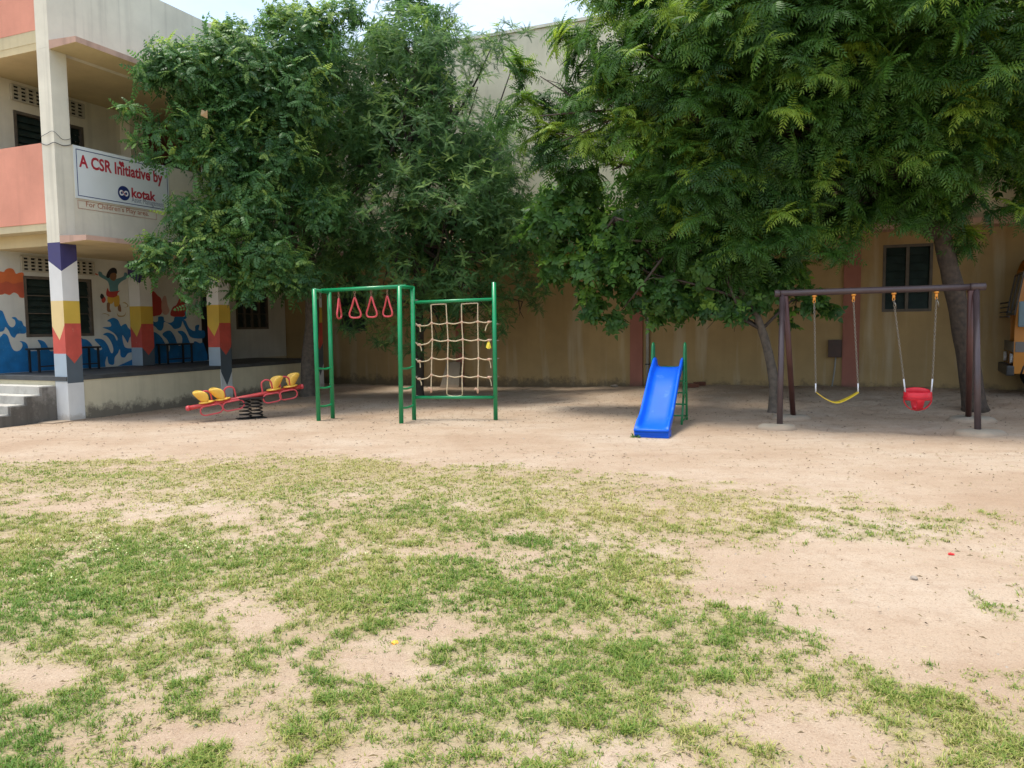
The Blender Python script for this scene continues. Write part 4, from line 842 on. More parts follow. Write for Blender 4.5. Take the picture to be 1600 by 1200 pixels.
for (a, b2) in ((.12, .70), (.80, 1.38)):
    wn = MB().box(ff, a, b2, 1.48, 2.18, -.01, .008).build('windscreen', 'glass', BS); mbq = MB()
    for q in ((a - .03, a, 1.45, 2.21), (b2, b2 + .03, 1.45, 2.21), (a, b2, 1.45, 1.48), (a, b2, 2.18, 2.21)): mbq.box(ff, *q, -.01, .02)
    mbq.build('windscreen_frame', 'busgrey', wn)
for k in range(4):
    a = .30 + k * 1.15; wn = MB().box(fs_, a, a + 1.0, 1.55, 2.12, -.01, .012).build('side_window', 'glass', BS); mbq = MB()
    for q in ((a - .03, a, 1.52, 2.15), (a + 1.0, a + 1.03, 1.52, 2.15), (a + .49, a + .52, 1.55, 2.12)): mbq.box(fs_, *q, -.01, .022)
    mbq.build('window_frame', 'busgrey', wn)
gb = MB().tube([ff(-.06, 1.42, .10), ff(1.56, 1.42, .10)], .013, 6).build('grille_bar', 'metaldark', BS)
for k in range(1, 4): cp(gb, (0, 0, .085 * k))
mb = MB().box(ff, .03, 1.47, .80, .98, -.01, .012); mb.box(fs_, .02, LN, .80, .98, -.01, .012); mb.build('stripe', 'busgrey', BS)
mb = MB().box(ff, -.02, 1.52, .38, .56, -.02, .10, bev=.03); mb.build('bumper', 'metaldark', BS)
for a in (.22, 1.28):
    hl = MB().tube([ff(a, .68, -.01), ff(a, .68, .03)], .09, 14).build('headlight', 'sleeve', BS)
mb = MB(); mb.box(lambda l, w, z: fb(l, w, z), .02, .27, -.30, -.22, 1.24, 1.68, bev=.03); mr = mb.build('side_mirror', 'mirror', BS); MB().tube([fb(.14, -.26, 1.66), fb(.14, -.2, 1.85), fb(.2, .05, 1.92)], .013, 6).build('mirror_arm', 'metaldark', mr)
def wheel(l, w):
    c = fb(l, w, .36); ax_ = bd; mb = MB(); pr = [(-.10, .22), (-.11, .33), (-.07, .37), (.07, .37), (.11, .33), (.10, .22)]; n = 24; vs = []
    for i in range(n):
        q = 2 * math.pi * i / n; rd = be * math.cos(q) + Z3 * math.sin(q)
        for (o_, r_) in pr: vs.append(c + ax_ * o_ + rd * r_)
    k = len(pr); mb.add(vs, [(i * k + j, i * k + (j + 1) % k, ((i + 1) % n) * k + (j + 1) % k, ((i + 1) % n) * k + j) for i in range(n) for j in range(k)], 0, True)
    wl_ = mb.build('wheel', 'rubber', BS); MB().tube([c - ax_ * .08, c + ax_ * .06], .22, 16).build('rim', 'rim', wl_)
    mb = MB(); pts = [fb(l + .5 * math.cos(q), w - .115, .36 + .5 * math.sin(q)) for q in np.linspace(.12, math.pi - .12, 12)]; mb.tube(pts, .02, 6); mb.build('wheel_arch', 'metaldark', BS)
wheel(.62, .12); wheel(3.9, .12); wheel(.62, Wd - .12); wheel(3.9, Wd - .12)

# ------------------------------------------------------------------ ring frame with climbing net
pf = G(498, 657), G(627, 661); pb = G(520, 653), G(647, 655.5)
FR = empty('jungle_gym', (pf[0] + pf[1]) / 2, 'green steel climbing frame with two short ladders and a side panel', 'climbing frame')
def zat(p, px, py): return aY(px, py, p[1])[2]
zt = 2.02
def up_(p, z): q = np.array(p, float); q[2] = z; return q
r_post = .036
tops = {}
for i, (p, tx) in enumerate(((pf[0], (490, 452)), (pf[1], (625, 447)), (pb[0], (514, 456)), (pb[1], (646, 448)))):
    z = zat(p, *tx); tops[i] = up_(p, z); t_ = aY(tx[0], tx[1], p[1]); t_ = p + (t_ - p) * np.array([.6, 0, 1]); tops[i] = t_
    MB().tube([p - Z3 * .1, t_], r_post, 14).build('post', 'green', FR)
for a, b_ in ((0, 2), (1, 3)):
    pa, pb_ = (pf[0], pb[0]) if a == 0 else (pf[1], pb[1])
    dv = (tops[b_] - tops[a]); dv /= np.linalg.norm(dv)
    MB().tube([tops[a] - dv * .02 - Z3 * .012, tops[b_] + dv * .02 - Z3 * .012], .028, 12).build('top_rail', 'green', FR)
    for f_ in (.60, .36, .13):
        q1 = pa + (tops[a] - pa) * (f_ * .62 + .03); q2 = pb_ + (tops[b_] - pb_) * (f_ * .62 + .03)
        MB().tube(smooth_path([q1, (q1 + q2) / 2 - Z3 * .018, q2], 5), .017, 10).build('rung', 'green', FR)
m0 = (tops[0] + tops[2]) / 2; m1 = (tops[1] + tops[3]) / 2
MB().tube([m0 - Z3 * .0, m1 - Z3 * .0], .032, 14).build('overhead_bar', 'green', FR)
pr_ = G(774.5, 655.5); tr_ = aY(771.5, 441, pr_[1]); tr_ = pr_ + (tr_ - pr_) * np.array([.6, 0, 1])
MB().tube([pr_ - Z3 * .1, tr_], r_post, 14).build('post', 'green', FR)
# net plane between the rear right post and the outer post
nb = np.cross(pr_ - pb[1], Z3); nb /= np.linalg.norm(nb)
def net(px, py, off=0.0): return Pl(px, py, nb, (pr_ + pb[1]) / 2) + nb * off
MB().tube([net(647, 472.5), net(772, 467.5)], .026, 12).build('cross_rail', 'green', FR)
MB().tube([net(647, 621), net(774, 621)], .026, 12).build('cross_rail', 'green', FR)
mb = MB()
for (x, ys_) in ((648, (469, 508, 535, 561, 588, 618)), (775, (506, 532, 560, 588, 617, 628))):
    for yy in ys_: mb.tube([net(x - 5, yy), net(x + 5, yy)], .008, 6)
mb.build('bolt', 'steel', FR)
# net
NT = empty('climbing_net', net(710, 550), 'beige knotted rope net hanging in the green frame', 'rope net')
vx = [[(673.5, 476), (674.5, 505), (675.5, 531), (674.5, 559.5), (674, 586), (673.5, 609)], [(697, 475), (698.5, 505), (700, 532), (699.5, 560.5), (699.5, 587.5), (698, 614)], [(721, 475), (721.5, 503.5), (723, 530.5), (723.5, 559.5), (722, 588), (722.5, 615)], [(746.5, 473.5), (746.5, 502.5), (747, 531), (747.5, 560), (747, 588), (746.5, 610)]]
def rope(pts, name='rope', mat='rope', r=.0095, sm=4, parent=NT): return MB().tube(smooth_path(pts, sm), r, 8).build(name, mat, parent)
for c_ in vx: rope([net(*q) for q in c_])
rope([net(673.5, 476), net(685, 475.3), net(697, 475)], sm=2); rope([net(721, 475), net(734, 474), net(746.5, 473.5)], sm=2)
rope([net(698, 614), net(700, 618, -.03), net(710, 619.5, -.035), net(720, 618.5, -.03), net(722.5, 615)])
hz = []
for r_ in range(4):
    yl = (507, 537, 563, 590.5)[r_]; P = [net(649.5, yl - 2), net(655, yl + 2.0)]; 
    P.append(net((655 + vx[0][r_ + 1][0]) / 2 + 3, (yl + vx[0][r_ + 1][1]) / 2 + 2.5))
    for c_ in range(4):
        P.append(net(*vx[c_][r_ + 1]))
        if c_ < 3: P.append(net((vx[c_][r_ + 1][0] + vx[c_ + 1][r_ + 1][0]) / 2, (vx[c_][r_ + 1][1] + vx[c_ + 1][r_ + 1][1]) / 2 + 1.9))
    yr = (502.5, 531, 561, 589)[r_]; P += [net(757, (vx[3][r_ + 1][1] + yr) / 2 + 1.5), net(764, yr + .5), net(768.5, yr - .3)]
    rope(P)
    for c_ in range(4): hz.append(net(*vx[c_][r_ + 1]))
    for (x_, y_, dx, dy) in ((655, yl + 1.5, 1.5 + 2 * (r_ % 2), 10), (764, yr + .5, (-6, 1, 3, 4)[r_], 14)):
        mb = MB(); kb = net(x_, y_); mb.tube([kb - np.array([.032, 0, .006]), kb - np.array([.012, 0, 0]), kb + np.array([.012, 0, 0]), kb + np.array([.032, 0, .006])], [.012, .021, .021, .012], 8); mb.build('knot', 'knot', NT)
        rope([net(x_, y_), net(x_ + dx * .7, y_ + dy * .5, -.02), net(x_ + dx, y_ + dy, -.01)], 'rope_end')
k0 = None
for q in hz:
    if k0 is None:
        mb = MB(); mb.tube([q - np.array([.02, 0, .014]), q, q + np.array([.02, 0, .014])], [.013, .019, .013], 8); mb.tube([q - np.array([.018, 0, -.014]), q, q + np.array([.018, 0, -.014])], [.012, .017, .012], 8); k0 = mb.build('knot', 'knot', NT); kq = q
    else: cp(k0, q - kq)
for (x_, y_, s) in ((673.5, 608, -1), (746.5, 609, -1)):
    kb = net(x_, y_); mb = MB(); mb.tube([kb + np.array([-.06, 0, -.005]), kb + np.array([-.03, 0, .02]), kb, kb + np.array([.0, 0, -.06])], [.012, .018, .022, .014], 8); mb.build('knot', 'knot', NT)
kb = net(763.5, 533); mb = MB(); mb.add([kb + np.array(q) for q in ((0, -.03, 0), (-.045, -.05, -.10), (-.01, -.07, -.125), (.045, -.04, -.11), (.02, -.06, -.02), (-.02, -.05, -.02))], [(0, 5, 1), (0, 1, 2), (5, 2, 1), (0, 2, 3), (0, 3, 4), (5, 4, 2), (4, 3, 2)])
tag(mb.build('cloth_strip', 'ribbon'), 'bright yellow cloth strip tied to a rope end of the net', 'cloth strip')
# hanging rings: one of them, then copies
def ring_at(px, pyt, rz, label):
    global RG0
    hitp = Pl(px, 452, nbar, m0); t_ = (hitp - m0) @ (m1 - m0) / ((m1 - m0) @ (m1 - m0)); top = m0 + (m1 - m0) * t_ - Z3 * .034
    if RG0 is None:
        r = empty('hanging_ring', top)
        mb = MB()
        for k in range(3):
            c = top - Z3 * (.02 + .036 * k); ax_ = np.array([1.0, 0, 0]) if k % 2 == 0 else np.array([0, 1.0, 0])
            mb.tube([c + ax_ * .015 * math.cos(q) + Z3 * .024 * math.sin(q) for q in np.linspace(0, 2 * math.pi, 10, endpoint=False)], .0055, 6, closed=True)
        mb.build('chain', 'rustchain', r)
        h0 = top - Z3 * .125; pts = [(-.012, 0), (-.055, -.13), (-.098, -.235), (-.09, -.285), (-.05, -.308), (.05, -.308), (.09, -.285), (.098, -.235), (.055, -.13), (.012, 0)]
        mb = MB(); P = smooth_path([h0 + np.array([x, 0, z]) for x, z in pts], 4, True); mb.tube(P, .0155, 10, closed=True); mb.build('handle', 'redp', r); RG0 = r
    else: r = copy_tree(RG0, top)
    r.rotation_euler = (0, 0, rz); tag(r, label, 'gymnastic ring', 'red rings hanging from the green overhead bar'); return r
RG0 = None; nbar = np.cross(m1 - m0, Z3); nbar /= np.linalg.norm(nbar)
ring_at(554, 455, R(-12), 'red triangular ring second from the left ladder, seen full face')
ring_at(529, 455, R(82), 'red triangular ring nearest the left ladder, turned edge-on')
ring_at(580, 455, R(-24), 'red triangular ring third from the left ladder')
ring_at(605, 455, R(-34), 'red triangular ring nearest the right ladder')

# ------------------------------------------------------------------ slide
sA = G(1017.5, 684); sdir = np.array([math.sin(R(19)), math.cos(R(19)), 0]); sn = np.array([sdir[1], -sdir[0], 0])
def sl(l, w, z): return sA + sdir * l + sn * w + Z3 * z
SLD = empty('playground_slide', sl(.9, 0, 0), 'small blue plastic slide with green ladder rails', 'slide')
zp = aY(1041, 573, sl(1.80, 0, 0)[1])[2]
prf = [(0.0, .095), (.05, .115), (.16, .115), (.30, .135), (.46, .20), (.66, .32), (.95, .505), (1.25, .70), (1.5, zp - .05), (1.62, zp - .005), (1.74, zp + .0), (1.82, zp)]
def chute():
    bm = bmesh.new(); ws = []
    for (l, z) in smooth_path([np.array(q) for q in prf], 4):
        f_ = min(1, max(0, l / 1.8)); hw = .205 - .003 * f_; wallh = .115 * min(1, .15 + max(0, l - .02) / .22); wallh += .03 * sstep(l, 1.5, 1.7)
        row = [(-hw - .028, z - .045 + wallh * .55), (-hw - .03, z + wallh * .86), (-hw - .02, z + wallh), (-hw - .004, z + wallh * 1.0), (-hw + .012, z + wallh * .82), (-hw + .026, z + .03), (-hw + .055, z + .004), (-hw + .1, z), (0, z - .004)]
        row = row + [(-a, b_) for a, b_ in row[-2::-1]]
        under = [(hw + .02, z - .05), (0, z - .055), (-hw - .02, z - .05)]
        ws.append([bm.verts.new(sl(l, a, b_)) for a, b_ in row + under])
    n = len(ws[0])
    for i in range(len(ws) - 1):
        for j in range(n): j2 = (j + 1) % n; f = bm.faces.new((ws[i][j], ws[i][j2], ws[i + 1][j2], ws[i + 1][j])); f.smooth = True
    bm.faces.new(ws[0]); bm.faces.new(ws[-1])
    bm.verts.index_update(); mb = MB(); mb.add([v.co for v in bm.verts], [[v.index for v in f.verts] for f in bm.faces], 0, True); bm.free(); return mb
chute().build('chute', 'blue', SLD)
mb = MB()
# rounded front lip and the skirt under it
mb.tube([sl(.012, -.235, .098), sl(.0, -.2, .098), sl(-.008, 0, .098), sl(.0, .2, .098), sl(.012, .235, .098)], [.016, .024, .026, .024, .016], 12)
mb.build('front_lip', 'blue', SLD)
mb = MB(); mb.box(lambda a, b_, c: sl(c, a, b_), -.232, .232, -.03, .080, .008, .30, bev=.012); mb.build('front_skirt', 'blue', SLD)
for sg in (-1, 1):
    hw = .245
    P = [sl(1.62, sg * hw, zp - .45), sl(1.66, sg * hw, zp + .0), sl(1.70, sg * hw, zp + .26), sl(1.735, sg * hw, zp + .345), sl(1.79, sg * hw, zp + .365), sl(1.84, sg * hw, zp + .325), sl(1.90, sg * hw, zp + .1), sl(2.0, sg * hw, zp - .30), sl(2.12, sg * hw, -.06)]
    MB().tube(smooth_path(P, 6), .019, 10).build('handrail', 'greend', SLD)
    MB().tube([sl(1.45, sg * .235, -.06), sl(1.62, sg * hw, zp - .45)], .017, 8).build('leg', 'greend', SLD)
    for zz in (.05, .62): MB().tube([sl(1.47 if zz < .3 else 1.60, sg * .24, zz), sl(2.09 if zz < .3 else 1.94, sg * hw, zz)], .013, 8).build('side_brace', 'greend', SLD)
for zz in (.06, .25, .44, .63, .80):
    l_ = 2.12 - (zz / max(zp, .1)) * .20; MB().tube([sl(l_, -.245, zz), sl(l_, .245, zz)], .014, 8).build('rung', 'greend', SLD)
MB().box(lambda a, b_, c: sl(c, a, b_), -.23, .23, zp - .03, zp + .002, 1.80, 1.93).build('platform', 'greend', SLD)

# ------------------------------------------------------------------ swing
f1, f2, g1, g2 = G(1218, 671), G(1528, 680), G(1240, 655), G(1513, 658)
bl_ = (f1 + g1) / 2; br_ = (f2 + g2) / 2
ex = (f2 - f1); ex /= np.linalg.norm(ex)
yl_, yr_ = bl_[1], br_[1]
BL = aY(1216, 458.5, yl_ - .1); BR = aY(1532, 448, yr_ - .1)
SW = empty('swing_frame', (f1 + f2) / 2, 'dark brown steel swing frame with four legs', 'swing frame')
bx = (BR - BL) / np.linalg.norm(BR - BL)
MB().tube([BL - bx * .04, BR - bx * .12], .047, 16).build('top_beam', 'swingp', SW)
MB().tube([BR - bx * .13, BR + bx * .06], .054, 16).build('beam_sleeve', 'swingp', SW); MB().tube([BL - bx * .05, BL + bx * .02], .054, 16).build('beam_sleeve', 'swingp', SW)
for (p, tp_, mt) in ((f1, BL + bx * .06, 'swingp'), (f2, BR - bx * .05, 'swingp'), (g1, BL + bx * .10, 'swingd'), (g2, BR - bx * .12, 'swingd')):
    MB().tube([p - Z3 * .05, tp_ - Z3 * .035], .042, 16).build('leg', mt, SW)
for i, (p, rx) in enumerate(((f1 + np.array([-.02, .02, 0]), .27), (f2 + np.array([.03, 0, 0]), .31), (g1 + np.array([-.06, .0, 0]), .29), (g2 + np.array([.03, .02, 0]), .32))):
    rg = np.random.default_rng(i + 40); n = 22; mb = MB(); rr = 1 + .10 * np.sin(np.arange(n) * 2 * np.pi / n * 3 + i) + rg.normal(size=n) * .03; vs = []
    for (s, z) in ((1.12, -.06), (1.06, .02), (.94, .055), (.72, .072), (.35, .078)):
        for j in range(n): q = 2 * math.pi * j / n; vs.append(p + np.array([rx * s * rr[j] * math.cos(q), rx * .78 * s * rr[j] * math.sin(q), z + rg.normal() * .004]))
    fs = [(i2 * n + j, i2 * n + (j + 1) % n, (i2 + 1) * n + (j + 1) % n, (i2 + 1) * n + j) for i2 in range(4) for j in range(n)] + [tuple(4 * n + j for j in range(n))]
    mb.add(vs, fs, 0, True); mb.build('footing', 'foot', SW)
nsw = np.cross(bx, Z3); nsw /= np.linalg.norm(nsw)
def swp(px, py, off=0): return Pl(px, py, nsw, BL) + nsw * off
def chain(mb, a, b_, L=.042, r=.0042):
    n = max(2, int(np.linalg.norm(b_ - a) / (L * .72))); t_ = (b_ - a) / np.linalg.norm(b_ - a); x1 = np.cross(t_, np.array([.3, 1, .1])); x1 /= np.linalg.norm(x1); x2 = np.cross(t_, x1)
    for k in range(n):
        c = a + (b_ - a) * ((k + .5) / n); ax_ = (x1 * .9 + x2 * .45) if k % 2 == 0 else (x2 * .9 - x1 * .45)
        mb.tube([c + ax_ * .0115 * math.cos(q) + t_ * (L / 2) * math.sin(q) for q in np.linspace(0, 2 * math.pi, 8, endpoint=False)], r, 5, closed=True)
def hanger(root, p):
    mb = MB(); q = p.copy()
    mb.tube([q + Z3 * .005, q - Z3 * .02], [.034, .03], 12); mb.tube([q - Z3 * .02, q - Z3 * .035, q - Z3 * .055, q - Z3 * .075], [.014, .02, .022, .014], 10)
    mb.tube([q + np.array([math.cos(a_) * .018, 0, -.085 + math.sin(a_) * .022]) for a_ in np.linspace(0, 2 * math.pi, 10, endpoint=False)], .006, 6, closed=True)
    mb.build('hanger', 'hanger', root)
def beam_at(px):
    t_ = (px - 1216) / (1532 - 1216); return BL + (BR - BL) * t_ - Z3 * .05
S1 = empty('belt_swing', swp(1308, 620), 'swing with sagging yellow belt seat hung on two chains', 'swing', 'swings hanging from the brown frame')
A1, A2 = swp(1274.5, 610), swp(1341, 610)
for (a_, b_) in ((beam_at(1275), swp(1274.5, 600)), (beam_at(1338), swp(1340.5, 600))):
    hanger(S1, a_); mb = MB(); chain(mb, a_ - Z3 * .1, b_); mb.build('chain', 'steel', S1)
for (x_) in (1274.5, 1340.7): MB().tube([swp(x_, 599), swp(x_, 613)], .011, 8).build('chain_end', 'sleeve', S1)
P = smooth_path([swp(1275, 612), swp(1290, 622.5), swp(1306, 628), swp(1323, 622.5), swp(1341, 612)], 6); mb = MB(); n = len(P); vs = []
for i, q in enumerate(P):
    hw = .055 + .03 * math.sin(math.pi * i / (n - 1))
    for (o_, z_) in ((-hw, 0), (hw, 0), (hw, -.014), (-hw, -.014)): vs.append(q + nsw * o_ + Z3 * z_)
mb.add(vs, [(i * 4 + j, i * 4 + (j + 1) % 4, i * 4 + 4 + (j + 1) % 4, i * 4 + 4 + j) for i in range(n - 1) for j in range(4)] + [(0, 1, 2, 3), tuple(range(4 * n - 4, 4 * n))]); mb.build('belt_seat', 'yelb', S1)
S2 = empty('bucket_swing', swp(1434, 640), 'toddler swing with bright red bucket seat on two chains', 'swing', 'swings hanging from the brown frame')
for (x0, x1) in ((1401, 1412), (1466.5, 1457)):
    a_ = beam_at(x0); b_ = swp(x1, 592); hanger(S2, a_); mb = MB(); chain(mb, a_ - Z3 * .1, b_); mb.build('chain', 'steel', S2)
    MB().tube([b_, swp(x1 + (2.5 if x1 < 1430 else -2), 614)], .011, 8).build('chain_sleeve', 'sleeve', S2)
    mb = MB(); mb.tube([a_ - Z3 * .1, a_ - Z3 * .16 + nsw * .03 + bx * .02, a_ - Z3 * .22 + nsw * .02 + bx * .03], .007, 6); mb.build('spare_chain', 'steel', S2)
cB = swp(1434, 614); rx = .185; 
def bucket():
    mb = MB(); n = 32
    # band: the back stands higher than the front
    vs = []
    for j in range(n):
        q = 2 * math.pi * j / n; cx_, cy_ = math.cos(q), math.sin(q)
        hi = .055 * max(0, cy_) ** .8 + .005; 
        for (s, z) in ((1.0, -.10), (1.02, -.09), (1.0, .0 + hi), (.96, .012 + hi), (.92, hi), (.93, -.10)):
            vs.append(cB + bx * rx * s * cx_ + nsw * (-1) * rx * .80 * s * cy_ + Z3 * z)
    k = 6; mb.add(vs, [(j * k + i, j * k + (i + 1) % k, ((j + 1) % n) * k + (i + 1) % k, ((j + 1) % n) * k + i) for j in range(n) for i in range(k)], 0, True)
    b0_ = mb.build('band', 'redbucket', S2)
    mb = MB()
    for j in (0.1, .5, .9): mb.tube([cB + bx * rx * 1.03 * math.cos(q) + nsw * rx * .8 * 1.03 * math.sin(q) + Z3 * (-.075 + .022 * j) for q in np.linspace(0, 2 * math.pi, 28, endpoint=False)], .004, 5, closed=True)
    mb.build('band_rib', 'redbucket', S2)
    # seat strap front to back, and two side hoops to the sides
    def strap(P, w0, wm, axis_, th_=.014):
        P = smooth_path(P, 5); n = len(P); vs = []
        for i, q in enumerate(P):
            hw = w0 + (wm - w0) * math.sin(math.pi * i / (n - 1))
            tt = P[min(i + 1, n - 1)] - P[max(i - 1, 0)]; tt = tt / np.linalg.norm(tt); nn = np.cross(tt, axis_); nn = nn / np.linalg.norm(nn)
            for (o_, z_) in ((-hw, -th_ / 2), (hw, -th_ / 2), (hw, th_ / 2), (-hw, th_ / 2)): vs.append(q + axis_ * o_ + nn * z_)
        mb = MB(); mb.add(vs, [(i * 4 + j, i * 4 + (j + 1) % 4, i * 4 + 4 + (j + 1) % 4, i * 4 + 4 + j) for i in range(n - 1) for j in range(4)] + [(0, 1, 2, 3), tuple(range(4 * n - 4, 4 * n))], 0, True); return mb
    y = -nsw
    mb = strap([cB - y * .145 - Z3 * .085, cB - y * .150 - Z3 * .13, cB - y * .11 - Z3 * .215, cB - Z3 * .245, cB + y * .11 - Z3 * .215, cB + y * .15 - Z3 * .09], .062, .036, bx); mb.build('seat_strap', 'redbucket', S2)
    mb = strap([cB - bx * rx * .98 - Z3 * .08, cB - bx * rx * .93 - Z3 * .14, cB - bx * rx * .62 - Z3 * .215, cB - bx * .03 - Z3 * .248, cB + bx * .03 - Z3 * .248, cB + bx * rx * .62 - Z3 * .215, cB + bx * rx * .93 - Z3 * .14, cB + bx * rx * .98 - Z3 * .08], .022, .03, y, .011); mb.build('side_hoop', 'redbucket', S2)
bucket()

# ------------------------------------------------------------------ spring seesaw
sc0 = G(391, 654); sc0 = sc0 + np.array([0, .07, 0])
ea = R(31); ed = np.array([math.cos(ea), math.sin(ea), 0]); en = np.array([-math.sin(ea), math.cos(ea), 0])
def sawp(px, py, off=0): return Pl(px, py, en, sc0) + en * off
SE = empty('spring_seesaw', sc0, 'red four-seat spring seesaw with yellow seats, tilted down to the left', 'seesaw')
eL, eR = sawp(294, 638), sawp(471, 604)
bt = (eR - eL) / np.linalg.norm(eR - eL); bn = np.cross(en, bt); bn = bn * (1 if bn[2] > 0 else -1)
MB().tube([eL, eR], .038, 16).build('beam', 'redbeam', SE)
for q, s in ((eL, -1), (eR, 1)):
    MB().tube([q - bt * .015 * s, q + bt * s * .012, q + bt * s * .03, q + bt * s * .04], [.046, .046, .036, .015], 14).build('end_cap', 'redp', SE)
LT = np.linalg.norm(eR - eL)
def along(px): return (px - 294) / (471 - 294) * LT
def bp_(s, w, h): return eL + bt * s + en * w + bn * h
for (hx, dirn, sx_) in ((322, 1, 325), (358, 1, 348), (416, -1, 424), (445, -1, 452)):
    s = along(hx); hwid = .085
    P = [bp_(s - hwid, 0, .02), bp_(s - hwid, 0, .15), bp_(s - hwid * .75, 0, .205), bp_(s, 0, .23), bp_(s + hwid * .75, 0, .205), bp_(s + hwid, 0, .15), bp_(s + hwid, 0, .02)]
    MB().tube(smooth_path(P, 5), .0145, 10).build('handle', 'redp', SE)
for (f0, f1_) in ((309, 342), (342.5, 375), (405, 433.5), (431, 460)):
    s0, s1 = along(f0), along(f1_); P = []
    hh = .075
    for q in np.linspace(math.pi * .5, math.pi * 1.5, 7): P.append(bp_(s0 + hh + hh * math.cos(q), -.10, -.085 + hh * math.sin(q)))
    for q in np.linspace(-math.pi * .5, math.pi * .5, 7): P.append(bp_(s1 - hh + hh * math.cos(q), -.10, -.085 + hh * math.sin(q)))
    MB().tube(P, .0125, 10, closed=True).build('foot_rest', 'redp', SE)
def seat(px, sgn):
    s = along(px); mb = MB()
    # flat pad
    n = 20; vs = []
    for (k, z) in ((.0, .058), (.72, .062), (1.0, .056), (1.03, .045), (.95, .034)):
        for j in range(n): q = 2 * math.pi * j / n; vs.append(bp_(s + .125 * k * math.cos(q), .115 * k * math.sin(q), z))
    mb.add(vs, [(i * n + j, i * n + (j + 1) % n, (i + 1) * n + (j + 1) % n, (i + 1) * n + j) for i in range(4) for j in range(n)] + [tuple(4 * n + j for j in range(n))], 0, True)
    pad = mb.build('seat', 'yelp', SE)
    mb = MB(); vs = []; tl = R(52)
    c = np.array([s - sgn * .105, .125])
    ux = np.array([-sgn * math.cos(tl), math.sin(tl)])   # up the backrest
    nx_ = np.array([sgn * math.sin(tl), math.cos(tl)])
    for (k, o_) in ((.0, .012), (.5, .012), (.78, .018), (.92, .03), (1.0, .024), (1.02, .004), (.9, -.018), (.0, -.024)):
        for j in range(n):
            q = 2 * math.pi * j / n; a_ = .142 * k * math.sin(q); ph_ = 1.3 * k * math.cos(q); w_ = .15 * math.sin(ph_)
            p2_ = c + ux * a_ + nx_ * (o_ + .15 * (1 - math.cos(ph_)) + .18 * a_ * a_); vs.append(bp_(p2_[0], w_, p2_[1]))
    mb.add(vs, [(i * n + j, i * n + (j + 1) % n, (i + 1) * n + (j + 1) % n, (i + 1) * n + j) for i in range(7) for j in range(n)], 0, True); mb.build('backrest', 'yelp', SE)
for px, sg in ((322, 1), (346, 1), (426, -1), (453, -1)): seat(px, sg)
for (ox, oy) in ((-.105, -.03), (.09, .0)):
    base = sc0 + ed * ox + en * oy; h_ = zat(sc0, 391, 621.5) - .02; P = []
    for i in range(6 * 16 + 1):
        q = 2 * math.pi * i / 16; z_ = -.02 + (h_ + .03) * i / (6 * 16); rr_ = .082 + .018 * (1 - i / 96); P.append(base + np.array([rr_ * math.cos(q), rr_ * math.sin(q), z_ ]))
    MB().tube(P, .0125, 6).build('coil_spring', 'spring', SE)
hp_ = zat(sc0, 391, 621.5)
mb = MB(); mb.box(lambda a, b_, c: sc0 + ed * a + en * b_ + Z3 * c, -.21, .20, -.12, .12, hp_ - .015, hp_ + .01, bev=.004); mb.build('top_plate', 'spring', SE)
mb = MB(); mb.box(lambda a, b_, c: sc0 + ed * a + en * b_ + Z3 * c, -.24, .23, -.14, .14, -.03, .008, bev=.004); mb.build('base_plate', 'spring', SE)

# ------------------------------------------------------------------ small things on the ground
def weed(px, py, nl, size, label, z=0):
    p = G(px, py, z); rg = np.random.default_rng(int(px)); mb = MB()
    for i in range(nl):
        q = rg.uniform(0, 6.28); el = rg.uniform(.2, 1.2); l = size * rg.uniform(.5, 1); dv = np.array([math.cos(q) * math.cos(el), math.sin(q) * math.cos(el), math.sin(el)]); sd_ = np.array([-math.sin(q), math.cos(q), 0]) * l * .22
        o_ = p + np.array([rg.normal() * size * .4, rg.normal() * size * .4, -.005]); mb.add([o_, o_ + dv * l * .5 + sd_, o_ + dv * l - Z3 * l * .15, o_ + dv * l * .5 - sd_], [(0, 1, 2), (0, 2, 3)])
    o = mb.build('weed', HEART); 
    a = o.data.attributes.new('tint', 'FLOAT', 'POINT'); a.data.foreach_set('value', np.full(len(o.data.vertices), .45, np.float32)); return tag(o, label, 'weed')
weed(995, 683, 46, .085, 'small leafy weed at the left foot of the blue slide')
def scatter(name, n, xr, yr, fn, mat, label, cat, seed, maskfn=None):
    rg = np.random.default_rng(seed); x = rg.uniform(*xr, n); y = rg.uniform(*yr, n); keep = np.ones(n, bool) if maskfn is None else rg.random(n) < maskfn(x, y); x, y = x[keep], y[keep]
    V, T, C = fn(x, y, rg); o = npmesh(name, V, T, mat, C); tag(o, label, cat, kind='stuff'); return o
def leaf_quads(lo, hi, asp):
    def fn(x, y, rg):
        n = len(x); l = rg.uniform(lo, hi, n); q = rg.uniform(0, 6.28, n); z = gz(x, y) + .008; dx, dy = np.cos(q) * l, np.sin(q) * l; sx, sy = -np.sin(q) * l * asp, np.cos(q) * l * asp; t_ = rg.uniform(0, .012, n)
        V = np.stack([np.stack([x - dx, y - dy, z], -1), np.stack([x + sx, y + sy, z + t_], -1), np.stack([x + dx, y + dy, z + .003], -1), np.stack([x - sx, y - sy, z + t_ * .5], -1)], 1).reshape(-1, 3)
        i = np.arange(n) * 4; T = np.concatenate([np.stack([i, i + 1, i + 2], -1), np.stack([i, i + 2, i + 3], -1)]); return V, T, np.repeat(rg.random(n), 4)
    return fn
m, t, b = new_mat('dry_leaf_litter'); at = N(t, 'ShaderNodeAttribute', attribute_name='tint'); c = ramp(t, at.outputs['Fac'], [(0, (.05, .032, .02)), (.6, (.14, .09, .05)), (.9, (.28, .2, .1)), (1, (.10, .14, .04))]); t.links.new(c.outputs[0], b.inputs['Base Color']); b.inputs['Roughness'].default_value = .85
LIT = m
